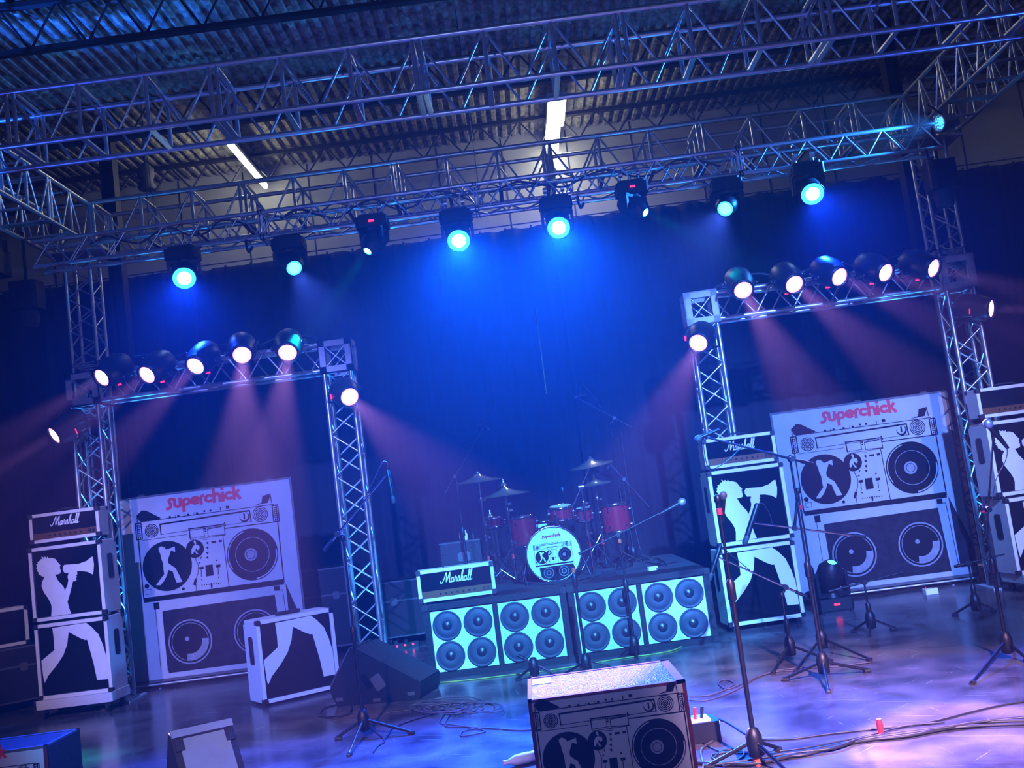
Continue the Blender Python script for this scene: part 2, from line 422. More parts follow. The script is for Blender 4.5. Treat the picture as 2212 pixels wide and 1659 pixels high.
# ================================================================== TRUSS
def truss_parts(t, mtx, L, w, h, rc=.025, rb=.011, panel=.45, style='zig', mats=('alu', 'alu'), plates=()):
    """box truss along local x from 0..L, cross-section y in [0,w], z in [0,h]"""
    for y in (0, w):
        for z in (0, h): MB(mtx).tube((0, y, z), (L, y, z), rc, 10).build('chord', M[mats[0]], t)
    mb = MB(mtx); n = max(1, round(L/panel)); p = L/n
    if style == 'zig':
        for i in range(n):
            x, xm, x1 = i*p, (i+.5)*p, (i+1)*p
            for y, fl in ((0, 0), (w, 1)):
                z0, z1 = (0, h) if not fl else (h, 0)
                mb.tube((x, y, z0), (xm, y, z1), rb, 6); mb.tube((xm, y, z1), (x1, y, z0), rb, 6)
            for z, fl in ((0, 0), (h, 1)):
                y0, y1 = (0, w) if fl else (w, 0)
                mb.tube((x, y0, z), (xm, y1, z), rb, 6); mb.tube((xm, y1, z), (x1, y0, z), rb, 6)
    else:       # posts with a V of diagonals in every bay, flat bars across the bottom
        for i in range(n+1):
            x = i*p
            for xx in ((x,) if i % 3 else (max(0, x-.035), min(L, x+.035))):
                for y in (0, w): mb.tube((xx, y, 0), (xx, y, h), rc*.75, 8)
                mb.box((xx, w/2, 0), (.05, w, .02)); mb.tube((xx, 0, h), (xx, w, h), rb*1.3, 6)
            if i < n:
                for y in (0, w):
                    mb.tube((x, y, h), (x+p*.47, y, 0), rb, 6); mb.tube((x+p, y, h), (x+p*.53, y, 0), rb, 6)
    mb.build('bracing', M[mats[1]], t)
    for x in plates:
        q = MB(mtx); e = .03
        for xx in (x-.02, x+.012):
            for a, b in (((-e, -e), (w+e, e)), ((-e, h-e), (w+e, h+e)), ((-e, -e), (e, h+e)), ((w-e, -e), (w+e, h+e))):
                q.bb((xx, a[0], a[1]), (xx+.012, b[0], b[1]))
        q.build('joint_plate', M['plate'], t)
NT, NB = 6.0, 5.47
t = thing('box_truss', 'large aluminium box truss spanning the front, nearest and highest in view', 'truss', (0, 9.36, NB), group='trusses of the overhead rectangle')
truss_parts(t, T((-6.3, 0, 0)), 12.9, .60, .53, .028, .013, .645, 'post')
t = thing('box_truss', 'large aluminium box truss along the back, above the eight moving heads', 'truss', (0, 12.76, NB), group='trusses of the overhead rectangle')
truss_parts(t, T((-5.05, 0, 0)), 10.43, .60, .53, .028, .013, .65, 'post')
t = thing('box_truss', 'aluminium box truss running from front to back on the left', 'truss', (-5.08, 9.99, NB), group='trusses of the overhead rectangle')
truss_parts(t, T((0, 0, 0), rz=PI/2), 3.36, .60, .53, .028, .013, .56, 'post')
t = thing('box_truss', 'aluminium box truss running from front to back on the right', 'truss', (6.0, 9.99, NB), group='trusses of the overhead rectangle')
truss_parts(t, T((0, 0, 0), rz=PI/2), 3.36, .60, .53, .028, .013, .56, 'post')
# lighting truss with the moving heads (12 inch)
LY, LZ = 11.5, 4.9
t = thing('lighting_truss', 'slim aluminium truss carrying the row of eight moving heads', 'truss', (0, LY, LZ))
truss_parts(t, T((-5.25, 0, 0)), 10.45, .29, .29, .024, .010, .44, 'zig', plates=(2.63, 5.1, 8.13))
for x in (-3.9, -.1, 3.9):
    mb = MB(); mb.tube((x, LY, LZ+.29), (x, LY+.14, 6.4), .004, 5); mb.tube((x, LY+.29, LZ+.29), (x, LY+.14, 6.4), .004, 5); mb.tube((x, LY+.14, 6.38), (x, LY+.14, ROOF_Z+.04), .005, 5)
    tag(mb.build('suspension_cable', M['steel']), {-3.9: 'thin steel cable holding the lighting truss above its left part', -.1: 'thin steel cable holding the middle of the lighting truss',
            3.9: 'thin steel cable holding the lighting truss above its right part'}[x], 'cable')
    tag(MB().path(smooth_pts([(x+1.1, LY-.01, LZ-.01), (x+1.1, LY-.03, LZ-.09), (x+1.12, LY-.03, LZ-.16), (x+1.16, LY, LZ-.1)]), .016).build('safety_hook', M['rubber']),
        {-3.9: 'small black hook under the lighting truss between the left two lamps', -.1: 'small black hook under the lighting truss near its middle',
         3.9: 'small black hook under the right end of the lighting truss'}[x], 'hook')
# rear towers
def tower(x, y, ztop, label):
    t = thing('tower_truss', label, 'truss tower', (x, y, 0), group='rear towers of the overhead rectangle')
    MB().bb((-.38, -.24, 5.425), (.38, .24, 5.45)).build('head_plate', M['plate'], t)
    MB().bb((-.3, -.3, 0), (.3, .3, .02)).build('base_plate', M['plate'], t)
    truss_parts(t, T((-.16, .16, .02), ry=-PI/2) @ Matrix.Translation((0, -.32, -.32)), ztop, .32, .32, .024, .010, .42, 'zig',
                plates=(2.0, 3.95))
tower(-5.35, 13.1, 5.45, 'aluminium truss tower rising behind the left arch')
tower(5.72, 13.1, 5.45, 'aluminium truss tower rising behind the right arch')
# dark motor/sleeve blocks at the tower heads
for x, lab in ((-5.67, 'dark chain motor block hanging at the left rear truss corner'), (5.42, 'dark chain motor block hanging at the right rear truss corner')):
    t = thing('chain_motor', lab, 'motor', (x, 12.2, 4.75))
    MB().rbox((0, 0, 0), (.34, .3, .34), .06).build('motor_body', M['blackmetal'], t)
    MB().tube((0, 0, .17), (0, 0, .8), .02).build('chain', M['steel'], t)
    MB().lathe([(.10, 0), (.12, .1), (.12, .2)], (0, 0, -.38), n=16).build('chain_bag', M['rubber'], t)
for i, (x, y, z) in enumerate(((-6.0, 12.0, 5.15), (-6.35, 11.4, 5.2))):
    o = MB().rbox((0, 0, 0), (.4, .34, .3), .05).rbox((.05, 0, .2), (.3, .2, .16), .04).build('dimmer_box', M['blackmetal'])
    o.location = (x, y, z); tag(o, ('black equipment box on the left truss corner, the right one of two', 'black equipment box on the left truss corner, the left one of two')[i], 'equipment box')
    tag(MB().tube((x, y, z), (x, y, 5.47), .02).build('clamp_pipe', M['steel']), ('short pipe holding the right-hand black box at the left truss corner', 'short pipe holding the left-hand black box at the left truss corner')[i], 'pipe')

# ---- the two arches (12 inch truss with plate corner blocks)
def corner_block(t, c, s=.37):
    mb = MB(); e = s/2; b = .075; th = .012
    for ax in range(3):
        for sg in (-1, 1):
            i, j = [k for k in range(3) if k != ax]
            for (ci, cj, di, dj) in ((0, e-b/2, s, b), (0, -e+b/2, s, b), (e-b/2, 0, b, s), (-e+b/2, 0, b, s)):
                cc = [0, 0, 0]; dd = [0, 0, 0]
                cc[ax] = sg*(e - th/2); dd[ax] = th; cc[i] = ci; cc[j] = cj; dd[i] = di; dd[j] = dj
                mb.box([c[k] + cc[k] for k in range(3)], dd)
    mb.build('corner_block', M['plate'], t)
    mb = MB()
    for sg in (-1, 1):
        for d in (-1, 1):
            mb.tube((c[0]-e*.8, c[1]+sg*(e-.03), c[2]-d*e*.8), (c[0]+e*.8, c[1]+sg*(e-.03), c[2]+d*e*.8), .009, 6)
    mb.build('corner_brace', M['alu'], t)
def arch(x0, x1, y, rz, label):
    """x0, x1 leg centres"""
    cx = (x0+x1)/2; t = thing('lighting_arch', label, 'truss arch', (cx, y, 0), rz, 'truss arches framing the banners')
    hw = (x1-x0)/2; zc = 3.385; w = .29
    for sg in (-1, 1):
        q = MB(); q.bb((sg*hw-.25, -.25, 0), (sg*hw+.25, .25, .02)); q.build('base_plate', M['plate'], t)
        mt = T((sg*hw - w/2, w/2, .02), ry=-PI/2) @ Matrix.Translation((0, -w, -w))
        truss_parts(t, mt, zc - .17 - .02, w, w, .025, .010, .45, 'zig')
        corner_block(t, (sg*hw, 0, zc))
    truss_parts(t, T((-hw + .17, -w/2, zc - w/2)), 2*hw - .34, w, w, .025, .010, .42, 'zig')
    return t
arch(-4.68, -1.89, 11.35, 0, 'aluminium truss arch framing the left banner, with five lamps along its top')
arch(2.16, 4.93, 11.30, -.05, 'aluminium truss arch framing the right banner, with five lamps along its top')

# ================================================================== LAMPS
def par_lamp(lens, d, label, mount, disp='under', power=1.0, angle=15, color=(.85, .34, 1.0)):
    """LED can; lens = centre of the lens, d = direction it points, mount = point on the truss it is clamped to"""
    d = Vector(d).normalized(); lens = Vector(lens); mount = Vector(mount)
    t = thing('stage_lamp', label, 'stage lamp', lens, group='pink lamps on the two arches')
    L = .40; back = -d
    MB().lathe([(.06, L), (.125, L-.03), (.152, L-.10), (.155, .17), (.135, .09), (.120, .05), (.115, 0), (.097, 0), (.095, .03)], (0,0,0), back, 24).build('lamp_can', M['blackmetal'], t)
    MB().lathe([(.001, .014), (.074, .018)], (0,0,0), back, 24).build('lens', M['lens_white'], t)
    MB().lathe([(.074, .018), (.095, .022)], (0,0,0), back, 24).build('lens_rim', M['lens_rim'], t)
    _, u, w = frame(d)
    pv = back*(L*.5)
    mp = (mount - lens); dirm = (mp - pv).normalized()
    side = d.cross(dirm)
    side = side.normalized() if side.length > .2 else u
    y = MB()
    for sg in (-1, 1):
        y.path([pv + side*(sg*.15), pv + side*(sg*.178), pv + side*(sg*.178) + dirm*.17, pv + side*(sg*.12) + dirm*.22], .011, 6)
        y.lathe([(.025, 0), (.025, .02)], pv + side*(sg*.17), side*sg, 10)
    y.path([pv + side*.12 + dirm*.22, pv - side*.12 + dirm*.22], .013, 6)
    y.build('yoke', M['blackmetal'], t)
    c = MB(); c.tube(pv + dirm*.2, mp, .016); c.lathe([(.038, -.02), (.038, .02)], mp, (1, 0, 0), 10); c.build('clamp', M['alu'], t)
    fin = MB()
    for sg in (-1, 1): fin.path([back*(L*.45) + side*(sg*.15), back*(L*.5) + side*(sg*.15) - dirm*.05, back*(L*.8) + side*(sg*.14) - dirm*.05, back*(L*.85) + side*(sg*.14)], .009, 6)
    fin.lathe([(.03, L), (.03, L+.05), (.012, L+.06)], (0,0,0), back, 12)
    fin.build('handle', M['chrome'], t)
    # red read-out on the can, turned to the hall
    dn = Vector((0, 0, -1)) if disp == 'under' else (Vector((-1, 0, 0)) if disp == 'left' else Vector((1, 0, 0)))
    dn = (dn - d*dn.dot(d)).normalized(); e1 = dn.cross(d)
    c0 = back*.20 + dn*.158
    box = MB()
    R = Matrix((e1, d, dn)).transposed()
    box.box(c0, (.08, .05, .03), R.to_3x3()); box.build('display_housing', M['blackplastic'], t)
    MB().box(c0 + dn*.005 + d*.026, (.055, .004, .016), R.to_3x3()).build('display', M['led_red'], t)
    spot('lamp_light', d*.012, d, color, P_PAR*power, angle, .45, .05, t)
    return t
def V(a, b): return Vector(b) - Vector(a)
PY = 10.66
Lp = [(218,817,-.55,-.62,'first from the left of the five lamps on top of the left arch'), (316,811,-.42,-.62,'second from the left of the five lamps on top of the left arch'),
      (421,792,-.28,-.66,'middle one of the five lamps on top of the left arch'), (523,768,.22,-.62,'fourth from the left of the five lamps on top of the left arch'),
      (621,763,.10,-.66,'last of the five lamps on top of the left arch')]
for px, py, dx, dz, lab in Lp:
    p = at(px, py, PY); par_lamp(p, (dx, -1, dz), 'pink-white lamp, '+lab, (p.x - dx*.3, 11.25, 3.54))
Rp = [(1606,628,-.05,-.66,'first from the left of the five lamps on top of the right arch'), (1717,615,.12,-.64,'second from the left of the five lamps on top of the right arch'),
      (1815,599,.34,-.62,'middle one of the five lamps on top of the right arch'), (1915,590,.45,-.62,'fourth from the left of the five lamps on top of the right arch'),
      (2019,580,.62,-.60,'last of the five lamps on top of the right arch')]
for px, py, dx, dz, lab in Rp:
    p = at(px, py, PY); par_lamp(p, (dx, -1, dz), 'pink-white lamp, '+lab, (p.x - dx*.3, 11.22, 3.54))
p = at(115, 942, 10.9); par_lamp(p, (-.95, -1, -.75), 'pink-white lamp clamped to the outer leg of the left arch, pointing away left', (-4.8, 11.22, 2.95), 'right')
p = at(756, 858, 10.85); par_lamp(p, (.42, -1, -.45), 'pink-white lamp clamped to the inner leg of the left arch, above the front microphone stand', (-1.86, 11.22, 2.9), 'left', .6)
p = at(1508, 742, 10.85); par_lamp(p, (-.42, -1, -.5), 'pink-white lamp clamped to the inner leg of the right arch', (2.1, 11.2, 2.95), 'left', .6)
p = at(2144, 667, 10.9); par_lamp(p, (1.0, -1, -.35), 'pink-white lamp clamped to the outer leg of the right arch, pointing away right', (4.98, 11.1, 2.95), 'left')

def moving_head(p, d, label, kind, base_up=True, display=False, power=1.0, angle=50, color=(.02, .07, 1.0), lens_r=.10, basetop=None, group='moving heads on the lighting truss'):
    """p = centre of the front lens; d = beam direction; hangs (base above) or stands (base below)"""
    d = Vector(d).normalized(); p = Vector(p); sg = 1 if base_up else -1
    pivot = p - d*.20
    t = thing('moving_head', label, 'moving head lamp', pivot, group=group)
    h = Vector((d.x, d.y, 0)); h = h.normalized() if h.length > .1 else Vector((0, -1, 0))
    side = Vector((-h.y, h.x, 0))
    R3 = Matrix((side, h, Vector((0, 0, 1)))).transposed()
    if basetop is None: basetop = .30
    bz = sg*basetop
    # base (does not pan): squared to the stage
    b = MB(); b.rbox((0, 0, bz), (.36, .26, .12), .03); b.rbox((0, 0, bz + sg*.04), (.30, .22, .10), .03)
    b.lathe([(.09, 0), (.07, .05)], (0, 0, bz - sg*.06), (0, 0, -sg), 20)
    for x in (-.175, .175): b.rbox((x, 0, bz), (.03, .16, .06), .01)
    bo = b.build('base', M['blackplastic'], t)
    if base_up:
        c = MB()
        for x in (-.1, .1):
            c.tube((x, 0, bz+.08), (x, 0, bz+.17), .012); c.lathe([(.035, -.02), (.035, .02)], (x, 0, bz+.185), (1, 0, 0), 10)
        c.build('clamp', M['alu'], t)
    else:
        c = MB()
        for x in (-.15, .15):
            for y in (-.1, .1): c.lathe([(.02, 0), (.025, .03)], (x, y, bz-.09), n=10)
        c.build('rubber_foot', M['rubber'], t)
    if display: MB().box((0, -.134, bz), (.06, .008, .022)).build('display', M['led_red'], bo)
    y = MB()
    for s in (-1, 1):
        prof = [(-.055, sg*.02), (-.05, -.055*sg), (.05, -.055*sg), (.055, sg*.02), (.06, bz - sg*.09), (-.06, bz - sg*.09)]
        y.prism(prof, lambda a, b, tt, s=s: R3 @ Vector((s*(.15 + tt), a, b)), 0, .035)
    y.box((0, 0, bz - sg*.09), (.36, .12, .04), R3)
    y.build('yoke', M['blackplastic'], t)
    k = lens_r/.10
    hd = MB().lathe([(.05, -.20), (.10, -.17), (.128, -.10), (.135, 0), (.13, .10), (.118*k**.5, .17), (.112*k, .195), (.104*k, .20), (.10*k, .185)], (0,0,0), d, 24)
    ho = hd.build('lamp_head', M['blackplastic'], t)
    lm = {'wash': ('lens_wash', 'lens_halo'), 'blue': ('lens_blue', 'lens_halo'), 'cyan': ('lens_cyan', 'lens_halo'), 'green': ('led_green', 'led_green')}[kind]
    kk = .62 if kind == 'wash' else .8
    MB().lathe([(.001, .19), (lens_r*kk, .187)], (0,0,0), d, 24).build('lens', M[lm[0]], ho)
    MB().lathe([(lens_r*kk, .187), (lens_r, .185)], (0,0,0), d, 24).build('lens_rim', M[lm[1]], ho)  # widest on wash lamps, where the ring stands for their cyan halo
    fl = MB()
    for s in (-1, 1): fl.box(side*(s*.125) - d*.03, (.02, .16, .10), Matrix((side, d, side.cross(d))).transposed())
    fl.build('head_grip', M['blackmetal'], ho)
    spot('lamp_light', d*.205, d, color, power, angle, 1.0, .04, t)
    return t
MY = 11.35
wash = (.004, .045, 1.0)
for px, py, kind, d, lab, pw, ang, col, lr, disp in (
    (398, 602, 'wash', (.25, -1, -.70), 'first moving head from the left, glaring white-cyan at the hall', P_WASH*.34, 54, wash, .125, False),
    (636, 580, 'blue', (.42, -1, -.75), 'second moving head from the left, with a small blue lens', P_BEAM, 34, (.05, .12, 1), .085, False),
    (793, 544, 'cyan', (-.62, -.75, -1.0), 'third moving head from the left, red read-out on its base, thin teal beam', P_BEAM*.8, 16, (0, .75, .9), .05, True),
    (991, 521, 'wash', (.04, -1, -.66), 'fourth moving head from the left, glaring white inside a cyan halo', P_WASH, 54, (.003, .08, 1), .125, False),
    (1207, 493, 'wash', (-.06, -1, -.66), 'fifth moving head from the left, glaring white inside a cyan halo', P_WASH, 54, (.003, .08, 1), .125, False),
    (1396, 460, 'cyan', (.75, -.75, -.80), 'sixth moving head from the left, red read-out on its base, thin teal beam', P_BEAM*.8, 16, (0, .75, .9), .05, True),
    (1566, 452, 'blue', (-.50, -1, -.60), 'seventh moving head from the left, with a small blue lens', P_BEAM, 34, (.05, .12, 1), .085, False),
    (1756, 420, 'wash', (-.10, -1, -.70), 'last moving head, farthest right on the lighting truss, glaring white-blue', P_WASH*.34, 54, wash, .125, False)):
    p = at(px, py, LY + Vector(d).normalized().y*.2)
    piv = p - Vector(d).normalized()*.2
    moving_head(p, d, lab, kind, True, disp, pw, ang, col, lr, basetop=max(.2, LZ - .19 - piv.z))

# up-lights standing inside the truss legs, and the blue one beside the right end of the lighting truss
def uplight(loc, label, color, power, d=(0, 0, 1), name='uplight', angle=36):
    t = thing(name, label, 'stage lamp', loc)
    dv = Vector(d).normalized()
    MB().lathe([(.06, -.20), (.09, -.18), (.095, -.02), (.10, 0), (.088, 0), (.085, -.02)], (0,0,0), dv, 20).build('lamp_can', M['alu'], t)
    mb = MB(); _, u, w = frame(dv)
    for r, k in ((.02, 4), (.055, 9)):
        for i in range(k):
            a = 2*PI*i/k; mb.lathe([(.011, 0), (.008, .006)], dv*(-.01) + u*(r*math.cos(a)) + w*(r*math.sin(a)), dv, 8)
    mb.build('led_cluster', M['led_blue'], t)
    spot('lamp_light', dv*.01, dv, color, power, angle, .5, .03, t)
for x, y, lab in ((-4.68, 11.35, 'silver up-light at the foot of the outer leg of the left arch'), (-1.89, 11.35, 'silver up-light with blue diodes at the foot of the inner leg of the left arch'),
                  (2.16, 11.30, 'silver up-light at the foot of the inner leg of the right arch'), (4.93, 11.22, 'silver up-light at the foot of the outer leg of the right arch')):
    uplight((x, y, .22), lab, (.03, .30, 1.0), P_UP)
q = at(2028, 266, 11.4)
uplight(q, 'small lamp with glowing blue diodes at the right end of the lighting truss', (.02, .22, 1), P_UP*3.5, (-1, -.25, -.08), angle=60)
tag(MB().tube(q + Vector((.05, 0, .1)), (q.x + .05, q.y + .3, 5.47), .014).build('lamp_pipe', M['steel']), 'short pipe holding the small blue lamp at the right truss end', 'pipe')
# blue lamps out of frame washing the trusses and roof from the wings
spot('wing_light', (-6.8, 7.6, 2.2), Vector((-1.8, 9.4, 5.6)) - Vector((-6.8, 7.6, 2.2)), (.02, .10, 1), 700, 50, .6, .1)
spot('wing_light', (-9.5, 8.5, 1.0), Vector((-4.2, 10.5, 7.3)) - Vector((-9.5, 8.5, 1.0)), (.01, .12, 1), 16000, 15, .9, .1)
spot('wing_light', (7.2, 8.0, 2.2), Vector((3.2, 9.4, 5.6)) - Vector((7.2, 8.0, 2.2)), (.02, .10, 1), 600, 50, .6, .1)
#PART2
# ================================================================== PRINTED ARTWORK
LAY = [0]
def stroke(mb, pts, w, fn, t0, t1, closed=False, taper=False):
    """a flat ribbon of width w along 2-D pts, given thickness by fn"""
    n = len(pts)
    for i in range(n - (0 if closed else 1)):
        a = Vector((*pts[i], 0)); b = Vector((*pts[(i+1) % n], 0)); d = b - a
        if d.length < 1e-6: continue
        d.normalize(); q = Vector((-d.y, d.x, 0))*w/2; e = d*w*.25
        a, b = a - e, b + e
        LAY[0] = (LAY[0] + 1) % 37                      # a hair's difference in thickness keeps crossing strokes apart
        mb.prism([(a+q).xy[:], (a-q).xy[:], (b-q).xy[:], (b+q).xy[:]], fn, t0, t0 + (t1 - t0)*(1 + LAY[0]*.008))
def circ(cx, cy, r, n=28, a0=0, a1=360, ry=None):
    ry = ry or r; k = n if a1 - a0 >= 360 else n + 1
    return [(cx + r*math.cos(math.radians(a0 + (a1-a0)*i/n)), cy + ry*math.sin(math.radians(a0 + (a1-a0)*i/n))) for i in range(k)]
def cat(pts, k=5):
    return [(p.x, p.y) for p in smooth_pts([(a, b, 0) for a, b in pts], k)]
# heavy rounded lettering; x-height 1
GL = {
 's': (.62, [cat([(.60,.95),(.42,1.0),(.25,.88),(.28,.62),(.36,.42),(.30,.16),(.12,.02),(-.04,.04)])]),
 'u': (.80, [[(.12,.95),(.12,.35)]+circ(.38,.36,.26,8,180,360)+[(.64,.95)]]),
 'p': (.84, [[(.12,-.5),(.12,.55)], circ(.40,.50,.30,18)]),
 'e': (.80, [circ(.38,.50,.32,16,0,310), [(.10,.50),(.70,.50)]]),
 'r': (.48, [[(.12,.02),(.12,.60)]+circ(.40,.60,.28,6,180,90)]),
 'c': (.74, [circ(.40,.50,.32,14,45,315)]),
 'h': (.82, [[(.12,.02),(.12,1.5)], [(.12,.60)]+circ(.39,.60,.27,8,180,0)+[(.66,.02)]]),
 'i': (.32, [[(.12,.02),(.12,.95)], [(.12,1.28),(.12,1.36)]]),
 'k': (.76, [[(.12,.02),(.12,1.5)], [(.16,.5),(.58,.95)], [(.28,.60),(.66,.02)]]),
}
def heavy_text(mb, word, fn, wd=.29):
    x = 0
    for ch in word:
        adv, strokes = GL[ch]
        for s in strokes: stroke(mb, [(x+a, b) for a, b in s], wd, fn, 0, 1)
        x += adv
    return x
def text_w(word): return sum(GL[c][0] for c in word)
AL = [[(.48,.82),(.30,.95),(.10,.75),(.02,.35),(.14,.02),(.34,.12),(.50,.55),(.55,.95)], [(.55,.95),(.50,.45),(.52,.08),(.70,.10)]]
SCRIPT = [
 ([[(-.55,.35),(-.5,.08),(-.25,.0),(0,.3),(.35,1.2),(.62,2.1),(.72,1.5),(.72,.5),(.74,.15)], [(.74,.15),(1.05,1.0),(1.42,2.1),(1.45,1.3),(1.40,.4),(1.48,.02),(1.7,.1)]], 1.75),
 (AL, .72), ([[(0,.1),(.22,.95),(.28,1.12),(.40,.88),(.52,.86),(.44,.4),(.46,.05),(.66,.1)]], .66),
 ([[(0,.1),(.34,1.1),(.48,.6),(.42,.08),(.2,.0),(.05,.1)], [(.42,.06),(.7,.12)]], .68),
 ([[(0,.1),(.35,1.1),(.55,2.1),(.38,2.1),(.22,1.2),(.14,.0)], [(.16,.4),(.38,.9),(.56,.8),(.52,.2),(.62,.0),(.82,.12)]], .80),
 (AL, .72), ([[(0,.1),(.32,1.1),(.50,2.15),(.34,2.15),(.20,1.1),(.20,.12),(.34,0),(.50,.12)]], .46),
 ([[(0,.1),(.32,1.1),(.50,2.15),(.34,2.15),(.20,1.1),(.20,.12),(.34,0),(.56,.2)]], .5)]
def script_logo(mb, x0, z0, w, y, depth=.006):
    tot = sum(a for _, a in SCRIPT) + .55; k = w/tot; x = .55
    fn = lambda a, b, t: Vector((x0 + (a + .16*b)*k, y - t*depth, z0 + b*k))
    for strokes, adv in SCRIPT:
        for s in strokes: stroke(mb, [(x + a, b) for a, b in cat(s, 4)], .19, fn, 0, 1)
        x += adv
def bodyP(px, py):          # artwork plan: x 0..1 across the player, y 0..1 down
    dx, dy = px - 240, py - 500
    return ((dx*820 - dy*85)/1241200, (1495*dy + 180*dx)/1241200)
GIRL = [(480,800),(475,775),(500,752),(540,765),(560,790),(600,775),(650,755),(655,815),(610,800),(600,830),(580,890),(582,930),(620,960),(660,985),(700,1060),(735,1130),(675,1140),(650,1080),(630,1020),(585,1005),(570,1060),(540,1120),(500,1165),(455,1165),(500,1100),(540,1050),(530,990),(525,930),(505,880),(498,840)]
def player_art(t, x0, z0, Wb, y, lower=True, title=True, paper='scrim', handles=True, fn=None):
    """the printed radio-player picture; (x0, z0) top-left corner of the player, Wb its width, printed on plane y (facing -y)"""
    Hb = Wb*.547; asp = 1506/824
    if fn is None: fn = lambda a, b, k: Vector((x0 + a*Wb, y - k, z0 - b*Hb))
    P = bodyP; th = .0012
    L = [th*1, th*2, th*3, th*4]
    def line(mb, pts, w, l=0, closed=False):       # widths in player widths; work in square units
        sq = [(a, b*.547) for a, b in pts]
        stroke(mb, sq, w, lambda a, b, k: fn(a, b/.547, k), L[l] - th, L[l], closed)
    def poly(mb, pts, l=0): mb.prism(pts, fn, L[l] - th, L[l])
    def disc(mb, cx, cy, r, l=0, n=40): mb.prism([(cx + r*math.cos(2*PI*i/n), cy + r/.547*math.sin(2*PI*i/n)) for i in range(n)], fn, L[l] - th, L[l])
    def ring(mb, cx, cy, r, w, l=0, a0=0, a1=360): line(mb, [(a, b/.547) for a, b in circ(cx, cy*.547, r, 28, a0, a1)], w, l, a1-a0 >= 360)
    ink = MB()
    for a, b in ((1/3, 1),): pass
    line(ink, [(.0, .03), (.0, 1), (1, 1), (1, .0)], .008)
    poly(ink, [(0, .975), (1, .965), (1, 1.035), (.0, 1.035)])
    line(ink, [(.03, -.005), (.985, -.005)], .005)
    for s0 in (-.012, .972):                                   # side grips with four slots
        line(ink, [(s0, .01), (s0+.04, .01), (s0+.04, .22), (s0, .22)], .008, 0, True)
        for k in range(4): line(ink, [(s0+.012, .04+k*.05), (s0+.028, .04+k*.05), (s0+.028, .07+k*.05), (s0+.012, .07+k*.05)], .005, 0, True)
    if handles:
        poly(ink, [P(*q) for q in ((235,425),(290,368),(345,375),(495,450),(480,462),(285,492),(262,480))])
        poly(ink, [P(*q) for q in ((1490,332),(1580,300),(1590,228),(1665,205),(1672,235),(1650,300))])
        line(ink, [P(1690, 300), P(1672, 205)], .006); line(ink, [P(245, 500), P(240, 420)], .006)
    line(ink, [P(485, 520), P(1450, 383)], .011); line(ink, [P(488, 520), P(502, 630)], .008)
    line(ink, [P(502, 628), P(1470, 498)], .003); line(ink, [P(1450, 380), P(1470, 498)], .009)
    disc(ink, *P(1398, 452), .036)
    line(ink, [P(300, 690), P(780, 630)], .003); line(ink, [P(1190, 570), P(1735, 505)], .007)
    line(ink, [P(1195, 545), P(1180, 505)], .006)
    line(ink, [P(800, 572), P(1160, 527)], .008); line(ink, [P(803, 570), P(815, 672)], .008); line(ink, [P(815, 672), P(985, 648)], .003)
    line(ink, [P(955, 560), P(970, 650)], .004); line(ink, [P(1000, 575), P(1008, 650), P(1190, 635), P(1175, 515)], .005)
    line(ink, [P(1000, 575), P(1155, 548)], .006)
    line(ink, [P(795, 560), P(820, 690)], .003); line(ink, [P(820, 690), P(1195, 640)], .003)
    for q in ((975, 572), (978, 598)): disc(ink, *P(*q), .006, n=10)
    for q in ((560,435),(650,425),(755,412),(852,398)): line(ink, [P(*q), P(q[0]+3, q[1]+30)], .003); disc(ink, *P(q[0]+35, q[1]+8), .009, n=8)
    for q in ((965,383),(1030,378)): disc(ink, *P(*q), .008, n=8)
    line(ink, [P(1138, 345), P(1140, 375)], .006); poly(ink, [P(1195,332), P(1232,327), P(1235,355), P(1200,360)])
    # big discs
    disc(ink, *P(572, 962), .176); disc(ink, *P(1483, 848), .183); disc(ink, *P(866, 785), .064)
    for c, r0 in (((400, 587), .046), ((1567, 422), .052)):
        for k, r in enumerate((1, .78, .56, .34, .15)): ring(ink, *P(*c), r0*r, .0055)
    for b in (720, 770, 825, 875): poly(ink, [P(985, b), P(1010, b-14), P(1012, b+18), P(998, b+14)])
    line(ink, [P(955, 690), P(1018, 682)], .003)
    poly(ink, [P(1042,706), P(1093,700), P(1095,720), P(1044,728)]); poly(ink, [P(1122,694), P(1155,690), P(1157,712), P(1124,718)])
    poly(ink, [P(978,960), P(1057,950), P(1070,1066), P(988,1078)])
    for cx, cy in ((935, 990), (1115, 968)):
        poly(ink, [P(cx-22, cy-12), P(cx+25, cy-18), P(cx+27, cy+10), P(cx-20, cy+16)]); line(ink, [P(cx, cy), P(cx+4, cy+90)], .005)
        disc(ink, *P(cx-15, cy-60), .006, n=8); disc(ink, *P(cx+8, cy+120), .005, n=8)
    for k in range(9): disc(ink, *P(945 + k*25, 1168 - k*2.5), .0045, n=6)
    poly(ink, [P(1035,1150), P(1055,1148), P(1058,1190), P(1042,1205)])
    line(ink, [P(1165, 650), P(1235, 1190)], .005); line(ink, [P(885, 1235), P(1232, 1192)], .004); line(ink, [P(885, 1235), P(880, 1160)], .004)
    line(ink, [P(870, 880), P(905, 960), P(900, 1050), P(882, 1095)], .004)
    poly(ink, [P(850,1165), P(868,1095), P(895,1100), P(876,1172)])
    disc(ink, *P(355, 1175), .017, n=14); line(ink, [P(342,1215), P(405,1205), P(410,1255), P(348,1262)], .003, 0, True)
    disc(ink, *P(745, 1205), .011, n=8)
    line(ink, [P(935, 870), P(930, 890)], .006)
